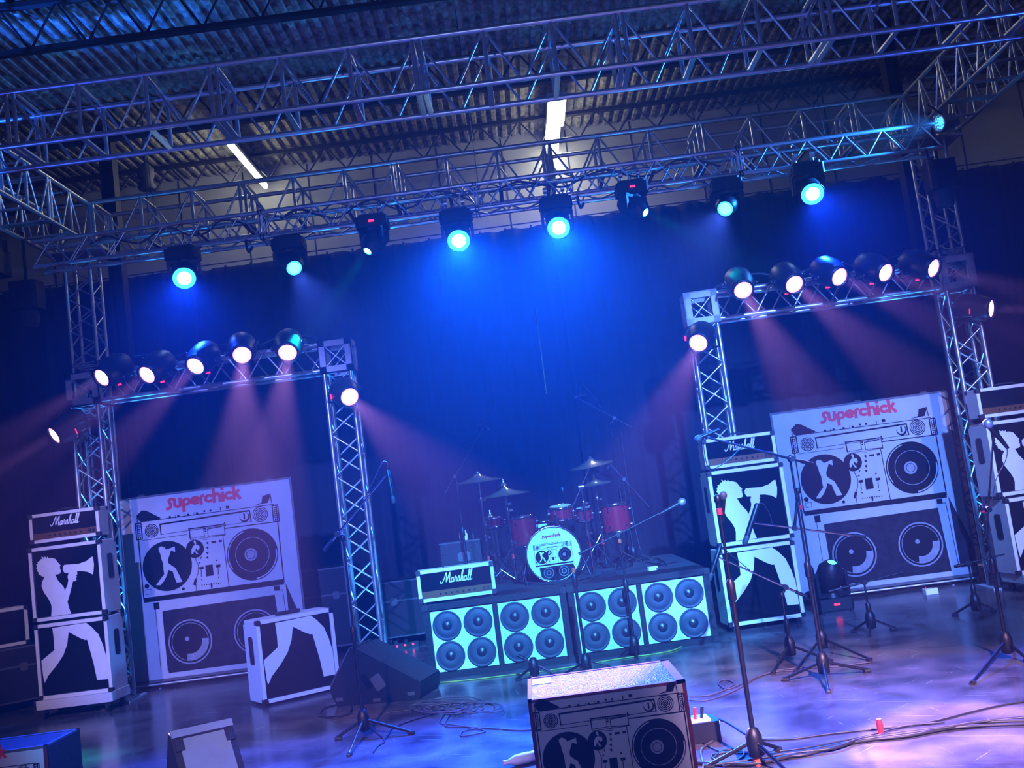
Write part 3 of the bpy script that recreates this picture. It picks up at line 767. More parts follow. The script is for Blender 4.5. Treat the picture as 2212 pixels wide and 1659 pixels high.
    if lower:
        line(ink, [(.075, 1.06), (.075, 1.93)], .003); line(ink, [(.125, 1.18), (.125, 1.93)], .005)
        line(ink, [(.94, 1.10), (.985, 1.10), (1.0, 1.93)], .004)
        poly(ink, [(.065, 1.05), (.105, 1.05), (.105, 1.14), (.065, 1.14)]); poly(ink, [(.925, 1.04), (.965, 1.04), (.965, 1.10), (.925, 1.10)])
    ink.build('printed_picture', M['ink'], t)
    if lower:
        g = MB(); poly(g, [(.128, 1.17), (.925, 1.15), (.945, 1.96), (.128, 1.96)], 0)
        poly(g, [(1.01, 1.02), (1.05, 1.25), (1.115, 1.6), (1.12, 1.93), (1.01, 1.93)], 0)
        g.build('smudged_lower_print', M['inkgrey'], t)
        for c in ((.30, 1.60), (.765, 1.58)):
            g = MB(); ring(g, *c, .150, .010, 2); ring(g, *c, .13, .004, 2); line(g, [(a, b/.547) for a, b in circ(c[0], c[1]*.547, .105, 12, 0, 100)], .045, 2)
            disc(g, c[0]-.02, c[1]-.04, .016, 3, 12)
            g.build('printed_speaker_ring', M['midgrey'], t)
            g = MB(); disc(g, *c, .145, 1); g.build('printed_speaker_disc', M['ink'], t)
    g = MB(); disc(g, *P(1466, 850), .045, 1); ring(g, *P(1483, 848), .12, .004, 1)
    disc(g, *P(866, 785), .0, 1) if False else None
    g.build('printed_cone', M['midgrey'], t)
    wh = MB(); poly(wh, [P(*q) for q in GIRL], 1); wh.build('printed_silhouette', M[paper], t); wh = MB()
    ring(wh, *P(1483, 848), .172, .006, 1, 150, 255); ring(wh, *P(1483, 848), .172, .008, 1, -5, 85)
    disc(wh, *P(1392, 442), .030, 1, 24)
    for q in (((830,790),(850,750),(868,745),(866,735),(850,708),(862,690),(878,712),(880,745),(910,745),(918,775),(900,800),(880,775),(872,800),(905,840),(885,842),(862,805),(845,840),(830,835)),): poly(wh, [P(*v) for v in q], 1)
    wh.build('printed_highlight', M[paper], t)
    g = MB(); line(g, [P(1392, 415), P(1398, 470)], .011, 2); ring(g, *P(1466, 850), .030, .004, 2); g.build('printed_dial_mark', M['ink'], t)
    if title:
        k = .535/text_w('superchick')
        g = MB(); p0 = P(565, 357); p1 = P(1365, 250)
        heavy_text(g, 'superchick', lambda a, b, tt: fn(p0[0] + a*k, (p0[1] - b*.066/.547) + (p1[1] - p0[1])*a/text_w('superchick'), tt*th))
        g.build('lettering', M['red'], t)

# ================================================================== BANNERS
def banner(x, y, rz, label, w=2.0, h=2.10, z=.07):
    t = thing('printed_banner', label, 'banner', (x, y, 0), rz, 'printed banners standing inside the arches')
    MB().rbox((0, .015, z + h/2), (w, .03, h), .012, 'y').build('canvas_board', M['scrim'], t)
    mb = MB()
    for a, b in (((-w/2, z), (w/2, z+.03)), ((-w/2, z+h-.02), (w/2, z+h))): mb.bb((a[0], -.006, a[1]), (b[0], .04, b[1]))
    for s in (-1, 1): mb.bb((s*w/2-.012, -.004, z), (s*w/2+.012, .04, z+h))
    mb.build('board_frame', M['steelgrey'], t)
    mb = MB().tube((-w/2, -.03, z-.02), (w/2, -.03, z-.02), .013)
    for s in (-1, 1): mb.tube((s*(w/2-.02), -.03, 0), (s*(w/2-.02), -.03, z-.02), .013); mb.tube((s*(w/2-.3), -.03, 0), (s*(w/2-.3), .5, 0.013), .013); mb.tube((s*(w/2-.3), .5, 0.013), (s*(w/2-.3), .03, 1.1), .013)
    mb.build('stand_pipe', M['alu'], t)
    mb = MB()
    for s in (-.72, 0, .75): mb.box((s*w/2, .015, z+h+.01), (.07, .03, .02))
    mb.build('latch', M['steel'], t)
    player_art(t, -w/2 + .2, z + h - .292, 1.607, -.001)
banner(-3.687, 11.9, 0, 'white banner printed with a black radio player and red lettering, standing inside the left arch')
banner(3.875, 11.85, -.03, 'white banner printed with a black radio player and red lettering, standing inside the right arch')

# ================================================================== AMPLIFIERS
UPQ = ((250,318),(745,275),(265,855)); LOQ = ((290,930),(780,880),(320,1430))
UPPER = [(370,850),(378,775),(372,740),(355,700),(325,650),(308,600),(315,560),(333,530),(322,515),(318,527),(308,510),(290,500),(292,485),(276,470),(285,462),(272,448),(282,435),(275,420),(290,412),(285,398),(302,392),(312,376),(324,378),(318,354),(335,366),(345,358),(358,370),(366,356),(372,372),(395,370),(425,382),(442,410),(462,435),(453,448),(461,456),(453,462),(461,472),(458,498),(440,507),(415,510),(425,530),(437,560),(460,590),(476,612),(484,642),(505,600),(515,560),(510,530),(520,500),(490,500),(477,478),(477,450),(490,433),(520,432),(600,430),(660,410),(698,380),(710,378),(716,440),(710,490),(702,523),(665,500),(620,490),(583,490),(585,512),(576,525),(582,535),(572,548),(578,560),(560,572),(550,568),(530,640),(515,690),(500,735),(510,790),(524,850)]
LOWER = [(396,925),(650,890),(690,925),(740,980),(772,1060),(806,1150),(818,1315),(722,1322),(700,1200),(655,1020),(640,1022),(600,1005),(518,958),(505,1050),(475,1130),(420,1210),(355,1285),(345,1310),(330,1335),(322,1300),(308,1170),(408,1090),(405,1010)]
def qmap(q, x0, x1, z0, z1):
    A, B, C = [Vector(p) for p in q]; u = B - A; v = C - A; det = u.x*v.y - u.y*v.x
    def f(p):
        d = Vector(p) - A; s = (d.x*v.y - d.y*v.x)/det; t = (u.x*d.y - u.y*d.x)/det
        return (min(x1, max(x0, x0 + s*(x1-x0))), min(z1, max(z0, z1 - t*(z1-z0))))
    return f
def shell(t, w, d, h, m, th=.035, proud=.018):
    mb = MB()
    mb.rbox((0, d/2, h - th/2), (w, d, th), .012, 'y'); mb.rbox((0, d/2, th/2), (w, d, th), .012, 'y')
    for s in (-1, 1): mb.rbox((s*(w/2 - th/2), d/2, h/2), (th, d, h - th*1.2), .012, 'y')
    mb.bb((-w/2+th*.9, proud+.01, th*.9), (w/2-th*.9, d-.01, h-th*.9))
    mb.build('cabinet', m, t)
    for sx in (-1, 1):
        for sz in (0, 1):
            z = h - .02 if sz else .02
            MB().rbox((sx*(w/2 - .018), .012, z), (.045, .05, .045), .012, 'y').build('corner_protector', M['blackplastic'], t)
    for sx in (-1, 1):
        MB().rbox((sx*(w/2 - .016), d - .012, h - .02), (.04, .04, .045), .012, 'y').build('corner_protector', M['blackplastic'], t)
def speaker_cab(loc, rz, label, poly, q, m='tolex', foot=.0, group='white speaker cabinets with a painted figure', w=.77, d=.36, h=.755):
    t = thing('speaker_cabinet', label, 'speaker cabinet', loc, rz, group)
    shell(t, w, d, h, M[m])
    e = .04
    MB().bb((-w/2+e, .012, e), (w/2-e, .03, h-e)).build('grille_cloth', M['cloth'], t)
    f = qmap(q, -w/2+e, w/2-e, e, h-e)
    pl = [f(p) for p in poly]
    MB().prism(pl, lambda a, b, k: Vector((a, .011 - k, b)), 0, .002).build('painted_figure', M['sil' if m == 'tolex' else 'tolexgrey'], t)
    for s in (-1, 1):
        q_ = MB(); q_.rbox((s*(w/2 - .001), d*.52, h*.63), (.012, .11, .26), .03, 'x'); q_.build('side_handle', M['blackplastic'], t)
    if foot:
        for sx in (-1, 1):
            for y in (.05, d-.05): MB().lathe([(.022, -foot), (.022, 0)], (sx*(w/2-.06), y, 0), n=12).build('rubber_foot', M['rubber'], t)
    return t
def amp_head(loc, rz, label, m='tolex', knobs=True, logo=True, w=.74, d=.22, h=.30):
    t = thing('amplifier_head', label, 'amplifier', loc, rz, 'white amplifier heads')
    shell(t, w, d, h, M[m], .032)
    MB().bb((-w/2+.034, .012, .10), (w/2-.034, .03, h-.034)).build('front_cloth', M['cloth'], t)
    MB().bb((-w/2+.034, .010, .034), (w/2-.034, .03, .098)).build('control_panel', M['gold'], t)
    for k in range(7): MB().lathe([(.011, 0), (.009, .016)], (-.16 + k*.055, .010, .066), (0, -1, 0), 12).build('knob', M['chrome'], t)
    for k in range(2): MB().box((.26 + k*.04, .004, .066), (.022, .012, .03)).build('rocker_switch', M['blackplastic'], t)
    if logo:
        g = MB(); script_logo(g, -.15, .16, .30, .012); g.build('script_badge', M['sil'], t)
    g = MB(); g.path(smooth_pts([(-.11, d/2, h), (-.1, d/2, h+.022), (0, d/2, h+.03), (.1, d/2, h+.022), (.11, d/2, h)]), .009, 6); g.build('top_handle', M['rubber'], t)
    for sx in (-1, 1):
        for y in (.04, d-.04): MB().lathe([(.02, -.02), (.02, 0)], (sx*(w/2-.05), y, 0), n=12).build('rubber_foot', M['rubber'], t)
    return t
def dolly(loc, rz, label, w=.80, d=.44, z=.10):
    t = thing('wheeled_dolly', label, 'dolly', loc, rz, 'white dollies under the amplifier stacks')
    MB().rbox((0, d/2, z + .045), (w, d, .09), .02).build('deck', M['tolexgrey'], t)
    for sx in (-1, 1):
        for y in (.06, d-.06):
            c = MB(); c.lathe([(.045, -.012), (.045, .012)], (sx*(w/2-.07), y, .045), (1, 0, 0), 16); c.build('caster', M['rubber'], t)
            MB().bb((sx*(w/2-.07)-.022, y-.02, .06), (sx*(w/2-.07)+.022, y+.02, z)).build('caster_fork', M['steelgrey'], t)
# left stack
dolly((-4.83, 10.68, 0), -.05, 'scuffed white wheeled dolly under the left amplifier stack')
speaker_cab((-4.83, 10.75, .19), -.05, 'greyish white speaker cabinet painted with legs, lower one of the left stack', LOWER, LOQ, 'tolexgrey')
speaker_cab((-4.83, 10.75, .975), -.05, 'greyish white speaker cabinet painted with a head and megaphone, in the left stack', UPPER, UPQ, 'tolexgrey', .025)
amp_head((-4.83, 10.8, 1.775), -.03, 'white amplifier head with script badge on top of the left stack', 'tolexgrey')
# right inner stack
speaker_cab((2.19, 10.5, .06), .055, 'blue-lit white speaker cabinet painted with legs, lower one beside the drum riser', LOWER, LOQ, 'tolex', .06)
speaker_cab((2.20, 10.5, .845), .05, 'blue-lit white speaker cabinet painted with a head and megaphone, right of the drums', UPPER, UPQ, 'tolex', .025)
amp_head((2.18, 10.5, 1.625), .045, 'white amplifier head with script badge on the stack right of the drums')
# far right stack
dolly((5.16, 10.50, 0), .10, 'scuffed white wheeled dolly under the stack at the right edge')
speaker_cab((5.11, 10.55, .19), .09, 'white speaker cabinet painted with legs, lower one of the stack at the right edge', LOWER, LOQ, 'tolexgrey')
speaker_cab((5.06, 10.55, .975), .08, 'white speaker cabinet painted with a head, upper one of the stack at the right edge', UPPER, UPQ, 'tolexgrey', .025)
amp_head((5.01, 10.55, 1.775), .08, 'white amplifier head on the stack at the right edge', 'tolexgrey', logo=False)
# single cabinet on the floor
fc = speaker_cab((-2.34, 9.95, .025), .60, 'bright white speaker cabinet painted with legs, alone on the floor before the left banner', LOWER, LOQ, 'tolex', .025)
c = MB(); c.rbox((0, .18, .775), (.24, .07, .03), .02); c.build('top_handle', M['blackplastic'], fc)
# amps half hidden at far left
t = thing('combo_amplifier', 'small whitish combo amplifier at the left edge behind the left stack', 'amplifier', (-5.98, 11.55, .70), .75)
shell(t, .62, .30, .42, M['tolexgrey']); MB().bb((-.27, .012, .04), (.27, .03, .38)).build('grille_cloth', M['cloth'], t)
MB().rbox((0, .15, .43), (.2, .04, .02), .01).build('top_handle', M['blackplastic'], t)
def road_case(loc, rz, w, d, h, label, m='blacktolex', group='black road cases'):
    t = thing('road_case', label, 'road case', loc, rz, group)
    MB().bb((-w/2, 0, .10), (w/2, d, h)).build('case_body', M[m], t)
    e = .018
    for z in (.10, h-e):
        q = MB()
        q.bb((-w/2-.004, -.004, z), (w/2+.004, e, z+e)); q.bb((-w/2-.004, d-e, z), (w/2+.004, d+.004, z+e))
        q.bb((-w/2-.004, 0, z), (-w/2+e, d, z+e)); q.bb((w/2-e, 0, z), (w/2+.004, d, z+e)); q.build('edge_rail', M['steelgrey'], t)
    q = MB()
    for sx in (-1, 1): q.bb((sx*(w/2)-.012, -.005, .1), (sx*(w/2)+.012, .02, h))
    q.build('corner_rail', M['steelgrey'], t)
    q = MB(); q.bb((-w/2, -.006, h*.68), (w/2, 0, h*.68+.02)); q.build('lid_seam', M['steelgrey'], t)
    for x in (-w*.28, w*.28): MB().rbox((x, -.006, h*.68), (.08, .012, .09), .02, 'y').build('butterfly_latch', M['steelgrey'], t)
    for sx in (-1, 1):
        for y in (.08, d-.08): MB().lathe([(.05, -.015), (.05, .015)], (sx*(w/2-.1), y, .05), (1, 0, 0), 14).build('caster', M['rubber'], t)
    return t
road_case((-5.95, 11.45, 0), .55, .85, .6, .69, 'dark road case under the small combo amplifier at the left edge', 'casewood')
road_case((-2.75, 12.75, 0), 0, 1.0, .6, 1.05, 'dark road case behind the left banner, its side beside the inner truss leg', 'casewood')
road_case((-1.55, 12.9, 0), .05, .9, .6, .78, 'low dark road case behind the inner leg of the left arch', 'casewood')

# ================================================================== BASS CABINETS + RISER
def bass_cab(loc, rz, label, w=1.365, d=.45, h=.705):
    t = thing('bass_cabinet', label, 'speaker cabinet', loc, rz, 'eight-speaker cabinets in front of the drums')
    mb = MB(); e = .062
    mb.rbox((0, d/2, h - .03), (w, d, .06), .02, 'y'); mb.rbox((0, d/2, .03), (w, d, .06), .02, 'y')
    for s in (-1, 1): mb.rbox((s*(w/2-.03), d/2, h/2), (.06, d, h-.06), .02, 'y')
    mb.bb((-w/2+.05, .05, .05), (w/2-.05, d-.02, h-.05))
    mb.bb((-.022, .01, .05), (.022, .1, h-.05))
    mb.build('cabinet', M['blacktolex'], t)
    for s in (-1, 1):
        x0, x1 = (.026, w/2 - e) if s > 0 else (-w/2 + e, -.026)
        MB().bb((x0, .028, .066), (x1, .055, h-.075)).build('speaker_board', M['board'], t)
        cx = (x0+x1)/2
        for i in (-1, 1):
            for j in (0, 1):
                c = (cx + i*.148, .03, .205 + j*.283)
                sp = MB().lathe([(.138, 0), (.138, .016), (.127, .018), (.122, .011), (.113, .010), (.106, .018), (.046, .006)], c, (0, -1, 0), 32).build('speaker', M['speaker'], t)
                MB().lathe([(.047, .006), (.038, .014), (.0005, .020)], c, (0, -1, 0), 20).build('dust_cap', M['cap'], sp)
    for sx in (-1, 1):
        for z in (.03, h-.03): MB().rbox((sx*(w/2-.022), .012, z), (.06, .045, .06), .015, 'y').build('corner_protector', M['blackplastic'], t)
    return t
bass_cab((-.452, 9.965, 0), .0, 'black cabinet with eight dark speakers on pale boards, left one, under the single amplifier head')
bass_cab((.93, 10.0, 0), .045, 'black cabinet with eight dark speakers on pale boards, right one, nearest the white stack')
amp_head((-.79, 10.02, .725), .045, 'white amplifier head with script badge on the left eight-speaker cabinet', w=.74)
RZ = .69
t = thing('drum_riser', 'dark carpeted platform carrying the drum kit behind the eight-speaker cabinets', 'platform', (.22, 10.56, 0))
MB().bb((-1.25, 0, RZ-.06), (1.40, 2.1, RZ)).build('deck', M['carpet'], t)
MB().bb((-1.27, -.01, RZ-.10), (1.42, 2.11, RZ-.012)).build('deck_rail', M['steelgrey'], t)
for x in (-1.18, 0, 1.33):
    for y in (.08, 2.02): MB().tube((x, y, 0), (x, y, RZ-.1), .025).build('leg', M['steelgrey'], t)

# ================================================================== DRUM KIT
def drum(c, axis, r, h, label, shell_m='drumred', lugs=6, head_m='skin', group=None, cat_='drum', name='tom_drum', head_side=1):
    """c centre, axis from back/bottom to batter head"""
    t = thing(name, label, cat_, c, group=group); a, u, w = frame(axis)
    MB().lathe([(r*.94, -h/2+.01), (r*.94, h/2-.01)], (0,0,0), a, 32).build('shell', M[shell_m], t)
    for s in (-1, 1):
        MB().lathe([(r*.95, -.016), (r*1.02, -.016), (r*1.03, .012), (r*.97, .014), (r*.965, .002)], a*(s*h/2), a*s, 32).build('hoop', M['chrome'], t)
        MB().lathe([(.0005, 0.004), (r*.965, .002)], a*(s*h/2), a*s, 32).build('drum_head', M[head_m], t)
    for k in range(lugs):
        q = 2*PI*(k+.5)/lugs; e = u*math.cos(q) + w*math.sin(q); mb = MB()
        for s in (-1, 1):
            mb.tube(e*r*1.01 + a*(s*h/2), e*r*1.0 + a*(s*(h/2-.06)), .005, 6)
            mb.lathe([(.010, 0), (.012, .018), (.008, .03)], e*r*.93 + a*(s*(h/2-.065)), e, 8)
        mb.build('lug', M['chrome'], t)
    return t
KY = 11.25
bc = at(1196, 1197, 10.98)
bd = drum(bc + Vector((0, .20, 0)), (.0, -1, .0), .29, .40, 'bass drum with the printed radio-player front head', lugs=8, name='bass_drum')
# printed head picture
def drum_pic(parent):
    fn = lambda a, b, k: Vector((-.20 + a*.395, -.2065 - k, .115 - b*.216))
    player_art(parent, 0, 0, .395, 0, lower=False, title=False, paper='skin', handles=False, fn=fn)
    g = MB(); pl = [(-.165, -.125), (.19, -.118)] + [(math.cos(math.radians(a))*.272, math.sin(math.radians(a))*.272) for a in (-40, -55, -70, -85, -100, -115, -125)]
    g.prism(pl, lambda a, b, k: Vector((a, -.2065 - k, b)), 0, .0012); g.build('smudged_lower_print', M['inkgrey'], parent)
    g = MB()
    for cx in (-.075, .085):
        stroke(g, circ(cx, -.185, .050, 20), .007, lambda a, b, k: Vector((a, -.208 - k, b)), 0, .001, True)
        stroke(g, circ(cx, -.185, .022, 12), .010, lambda a, b, k: Vector((a, -.208 - k, b)), 0, .001, True)
    g.build('printed_speaker_ring', M['midgrey'], parent)
    g = MB(); k_ = .20/text_w('superchick')
    heavy_text(g, 'superchick', lambda a, b, tt: Vector((-.10 + a*k_, -.2065 - tt*.0012, .178 + b*.024)))
    g.build('lettering', M['red'], parent)
drum_pic(bd)
for s in (-1, 1):
    MB().tube((s*.27, -.02, .02), (s*.36, -.12, -(bc.z - RZ) + .01), .009).build('spur', M['chrome'], bd)
def dr(x0, x1, y0, y1, Y, label, tilt=.0, lugs=6, tx=0):
    a = at(x0, (y0+y1)/2, Y); b = at(x1, (y0+y1)/2, Y); c = (a+b)/2; r = (b-a).length/2*.97
    hh = abs(at((x0+x1)/2, y0, Y).z - at((x0+x1)/2, y1, Y).z)
    return drum(c, (tx, -math.sin(tilt), math.cos(tilt)), r, hh, label, lugs=lugs, group='red lacquered drums of the kit')
d1 = dr(1101, 1163, 1116, 1180, 11.55, 'red floor tom left of the bass drum')
d2 = dr(1049, 1090, 1119, 1138, 11.75, 'shallow red snare drum at the far left of the kit')
d3 = dr(1184, 1239, 1094, 1121, 11.35, 'small red rack tom above the bass drum', .15)
d4 = dr(1243, 1280, 1098, 1124, 11.6, 'small red rack tom half hidden between the cymbal stands', .15)
d5 = dr(1297, 1364, 1089, 1148, 11.55, 'large red floor tom right of the bass drum')
sn = drum(at(1175, 1140, 11.9), (0, 0, 1), .18, .14, 'pale snare drum low behind the bass drum', 'skin', 8, name='snare_drum')
# small stands carrying these drums
def legs3(t, top, base_z, spread, r=.009, a0=.3, name='leg', mm='chrome'):
    for k in range(3):
        a = a0 + 2*PI*k/3
        mb = MB(); e = Vector((math.cos(a), math.sin(a), 0))
        p0 = Vector((0, 0, top)); p1 = e*spread + Vector((0, 0, base_z + .012))
        mb.tube(p0, p1, r, 6); mb.tube(Vector((0, 0, base_z + top*.0 + .05)), p0*.45 + p1*.55, r*.7, 6)
        o = mb.build(name, M[mm], t)
        MB().lathe([(.016, -.012), (.018, .02)], p1, (0, 0, 1), 8).build('rubber_foot', M['rubber'], o)
def drum_stand(c, label, z, lean=0):
    t = thing('drum_stand', label, 'drum stand', (c.x, c.y, RZ), group='chrome drum stands on the riser')
    H_ = z - RZ
    MB().tube((0, 0, .04), (0, 0, H_), .013, 8).lathe([(.022, 0), (.022, .05)], (0, 0, H_*.5), n=10).build('pole', M['chrome'], t)
    legs3(t, H_*.48, 0, .26)
    mb = MB()
    for k in range(3):
        a = 2*PI*k/3 + .5; e = Vector((math.cos(a), math.sin(a), 0))
        mb.path([(0, 0, H_), e*.12 + Vector((0, 0, H_+.01)), e*.13 + Vector((0, 0, H_+.04))], .007, 6)
    mb.build('basket', M['chrome'], t)
for d_, lab in ((d1, 'chrome stand under the floor tom left of the bass drum'), (d2, 'chrome stand under the shallow snare drum'), (d5, 'chrome stand under the large right floor tom'), (sn, 'chrome stand under the pale snare drum')):
    zz = min((d_.matrix_world @ Vector(c)).z for ch in d_.children for c in ch.bound_box) if False else None
hs = {0: .17, 1: .06, 4: .16}
drum_stand(d1.location, 'chrome stand under the floor tom left of the bass drum', d1.location.z - .19)
drum_stand(d2.location, 'chrome stand under the shallow snare drum at the far left', d2.location.z - .08)
drum_stand(d5.location, 'chrome stand under the large right floor tom', d5.location.z - .18)
drum_stand(sn.location, 'chrome stand under the pale snare drum', sn.location.z - .09)
th_ = thing('tom_holder', 'chrome double tom holder rising from the bass drum', 'drum hardware', bd.location + Vector((.08, 0, .27)))
q = MB(); c3 = d3.location - th_.location; c4 = d4.location - th_.location
q.tube((0, 0, 0), (0, 0, c3.z*.75), .012); q.tube((0, 0, c3.z*.7), (c3.x, c3.y, c3.z-.04), .009); q.tube((0, 0, c3.z*.7), (c4.x, c4.y, c4.z-.04), .009)
q.build('post', M['chrome'], th_)
def cymbal(c, r, tilt, tx, label, bell=.16):
    t = thing('cymbal', label, 'cymbal', c, group='bronze cymbals')
    ax = Vector((tx, -math.sin(tilt), math.cos(tilt)))
    MB().lathe([(r, -r*.10), (r*.6, -r*.02), (r*.24, .03*r/.25), (r*.20, .035), (r*.12, .055), (.008, .06), (.008, .055), (r*.12, .048), (r*.2, .028), (r*.6, -r*.02-.004), (r, -r*.10-.003)], (0,0,0), ax, 40).build('bow', M['brass'], t)
    MB().lathe([(.018, .058), (.018, .075), (.010, .085)], (0,0,0), ax, 10).build('wing_nut', M['chrome'], t)
    return t
def cym_px(x0, y0, x1, y1, Y, label, tilt=.12):
    a, b = at(x0, y0, Y), at(x1, y1, Y); c = (a+b)/2; v = (b-a)
    return cymbal(c, v.length/2, tilt, -v.z/v.x, label)
k1 = cym_px(984, 1041, 1083, 1028, 11.3, 'broad bronze cymbal at the left of the kit, highest on that side', .06)
k2 = cym_px(1040, 1071, 1143, 1056.5, 11.1, 'broad bronze cymbal beside and below the highest left one', .04)
k3 = cym_px(1231.5, 1011, 1323, 991, 11.4, 'bronze cymbal at the top right of the kit', .10)
k4 = cym_px(1251, 1048, 1319, 1036, 11.6, 'small bronze cymbal under the top right one', .10)
k5 = cym_px(1073, 1050, 1103, 1046, 11.7, 'tiny splash cymbal behind the two left cymbals', .02)
k6 = cym_px(1046, 1118, 1073, 1114, 11.95, 'small dark cymbal low at the far left of the kit', .02)
def cstand(c, label, base=None, boom=None, spread=.30, a0=.2):
    b = Vector(base) if base else Vector((c.x, c.y, RZ)); t = thing('cymbal_stand', label, 'cymbal stand', b, group='chrome cymbal stands')
    top = c - b; z1 = top.z
    if boom:
        e = Vector((0, 0, boom)); mb = MB(); mb.tube(e, top, .007, 6); mb.tube(e, e - (top-e)*.8, .009, 6)
        mb.lathe([(.025, -.03), (.025, .03)], e, (1, 0, 0), 10); mb.build('boom_arm', M['chrome'], t); z1 = boom
    mb = MB(); mb.tube((0, 0, .05), (0, 0, z1*.45), .0145, 8); mb.tube((0, 0, z1*.45), (0, 0, z1*.8), .011, 8); mb.tube((0, 0, z1*.8), (0, 0, z1), .008, 8)
    mb.build('pole', M['chrome'], t)
    for z in (z1*.45, z1*.8): MB().lathe([(.022, -.03), (.024, 0), (.022, .03)], (0, 0, z), n=10).box((.03, 0, z), (.05, .012, .02)).build('height_collar', M['chrome'], t)
    legs3(t, .40, 0, spread, a0=a0)
    MB().lathe([(.019, -.025), (.019, .025)], (0, 0, .30), n=10).build('tape_mark', M['redtape'], t)
    return t
cstand(k1.location, 'chrome stand carrying the highest left cymbal')
cstand(k2.location, 'chrome stand carrying the second left cymbal, red tape near its foot', a0=.9)
cstand(k3.location, 'chrome boom stand carrying the top right cymbal', base=(at(1276, 1200, 11.45).x, 11.45, RZ), boom=(at(1266, 1050, 11.45).z - RZ), a0=.5)
cstand(k4.location, 'chrome stand carrying the small right cymbal', a0=1.3)
cstand(k5.location, 'thin chrome stand carrying the tiny splash cymbal', a0=.1, spread=.22)
cstand(k6.location, 'chrome pedal stand carrying the low far left cymbal', a0=.7, spread=.22)
# drum throne and pedal
t = thing('drum_throne', 'round black drummer seat behind the bass drum', 'stool', (bc.x + .15, 12.35, RZ))
MB().lathe([(.15, .0), (.17, .03), (.16, .08), (.10, .10), (.001, .10)], (0, 0, .42), n=24).build('seat', M['blacktolex'], t)
MB().tube((0, 0, .05), (0, 0, .42), .014).build('pole', M['chrome'], t); legs3(t, .26, 0, .25)
t = thing('side_case', 'tall dark box with a pale top edge at the left rear of the drum riser', 'case', at(998, 1210, 12.35).xy[:] + (RZ,))
w_ = .24
MB().bb((-w_, 0, 0), (w_, .35, .47)).build('case_body', M['blacktolex'], t)
MB().bb((-w_-.01, -.01, .47), (w_+.01, .36, .485)).build('case_lid', M['steelgrey'], t)
MB().rbox((.03, -.006, .30), (.15, .014, .11), .03, 'y').build('recessed_handle', M['steelgrey'], t)
bz = RZ + .487
for dx, hh, lab in ((.0, .10, 'small dark bottle on the box behind the drums, left one'), (.07, .12, 'small pale bottle on the box behind the drums'), (.16, .09, 'small dark cup on the box behind the drums, near its right end')):
    o = MB().lathe([(.025, 0), (.026, hh*.6), (.010, hh*.8), (.011, hh)], n=14).build('bottle', M['plasticclear' if 'pale' in lab else 'blackplastic']); o.location = (t.location.x + dx, t.location.y + .12, bz)
    tag(o, lab, 'bottle')

# ================================================================== MICROPHONE STANDS
def mic(p, d, label, kind='vocal', cable=None, s=1.0):
    t = thing('microphone', label, 'microphone', p, group='microphones'); d = Vector(d).normalized()
    if kind in ('vocal', 'dark'):
        MB().lathe([(.010*s, -.17*s), (.014*s, -.10*s), (.019*s, -.005)], (0,0,0), d, 14).build('mic_body', M['blackmetal'], t)
        MB().lathe([(.020*s, -.004), (.027*s, .012*s), (.027*s, .028*s), (.018*s, .046*s), (.001, .05*s)], (0,0,0), d, 16).build('mic_grille', M['micsilver' if kind == 'vocal' else 'steelgrey'], t)
    else:
        MB().lathe([(.009*s, -.16*s), (.013*s, -.15*s), (.013*s, 0)], (0,0,0), d, 12).build('mic_body', M['blackmetal'], t)
        MB().lathe([(.0135*s, 0), (.0135*s, .04*s), (.001, .043*s)], (0,0,0), d, 12).build('mic_grille', M['steelgrey'], t)
    if cable:
        q = [Vector(c) - Vector(p) for c in cable]
        MB().path(smooth_pts(q), .0035, 5).build('mic_cable', M['cable'], t)
    return t
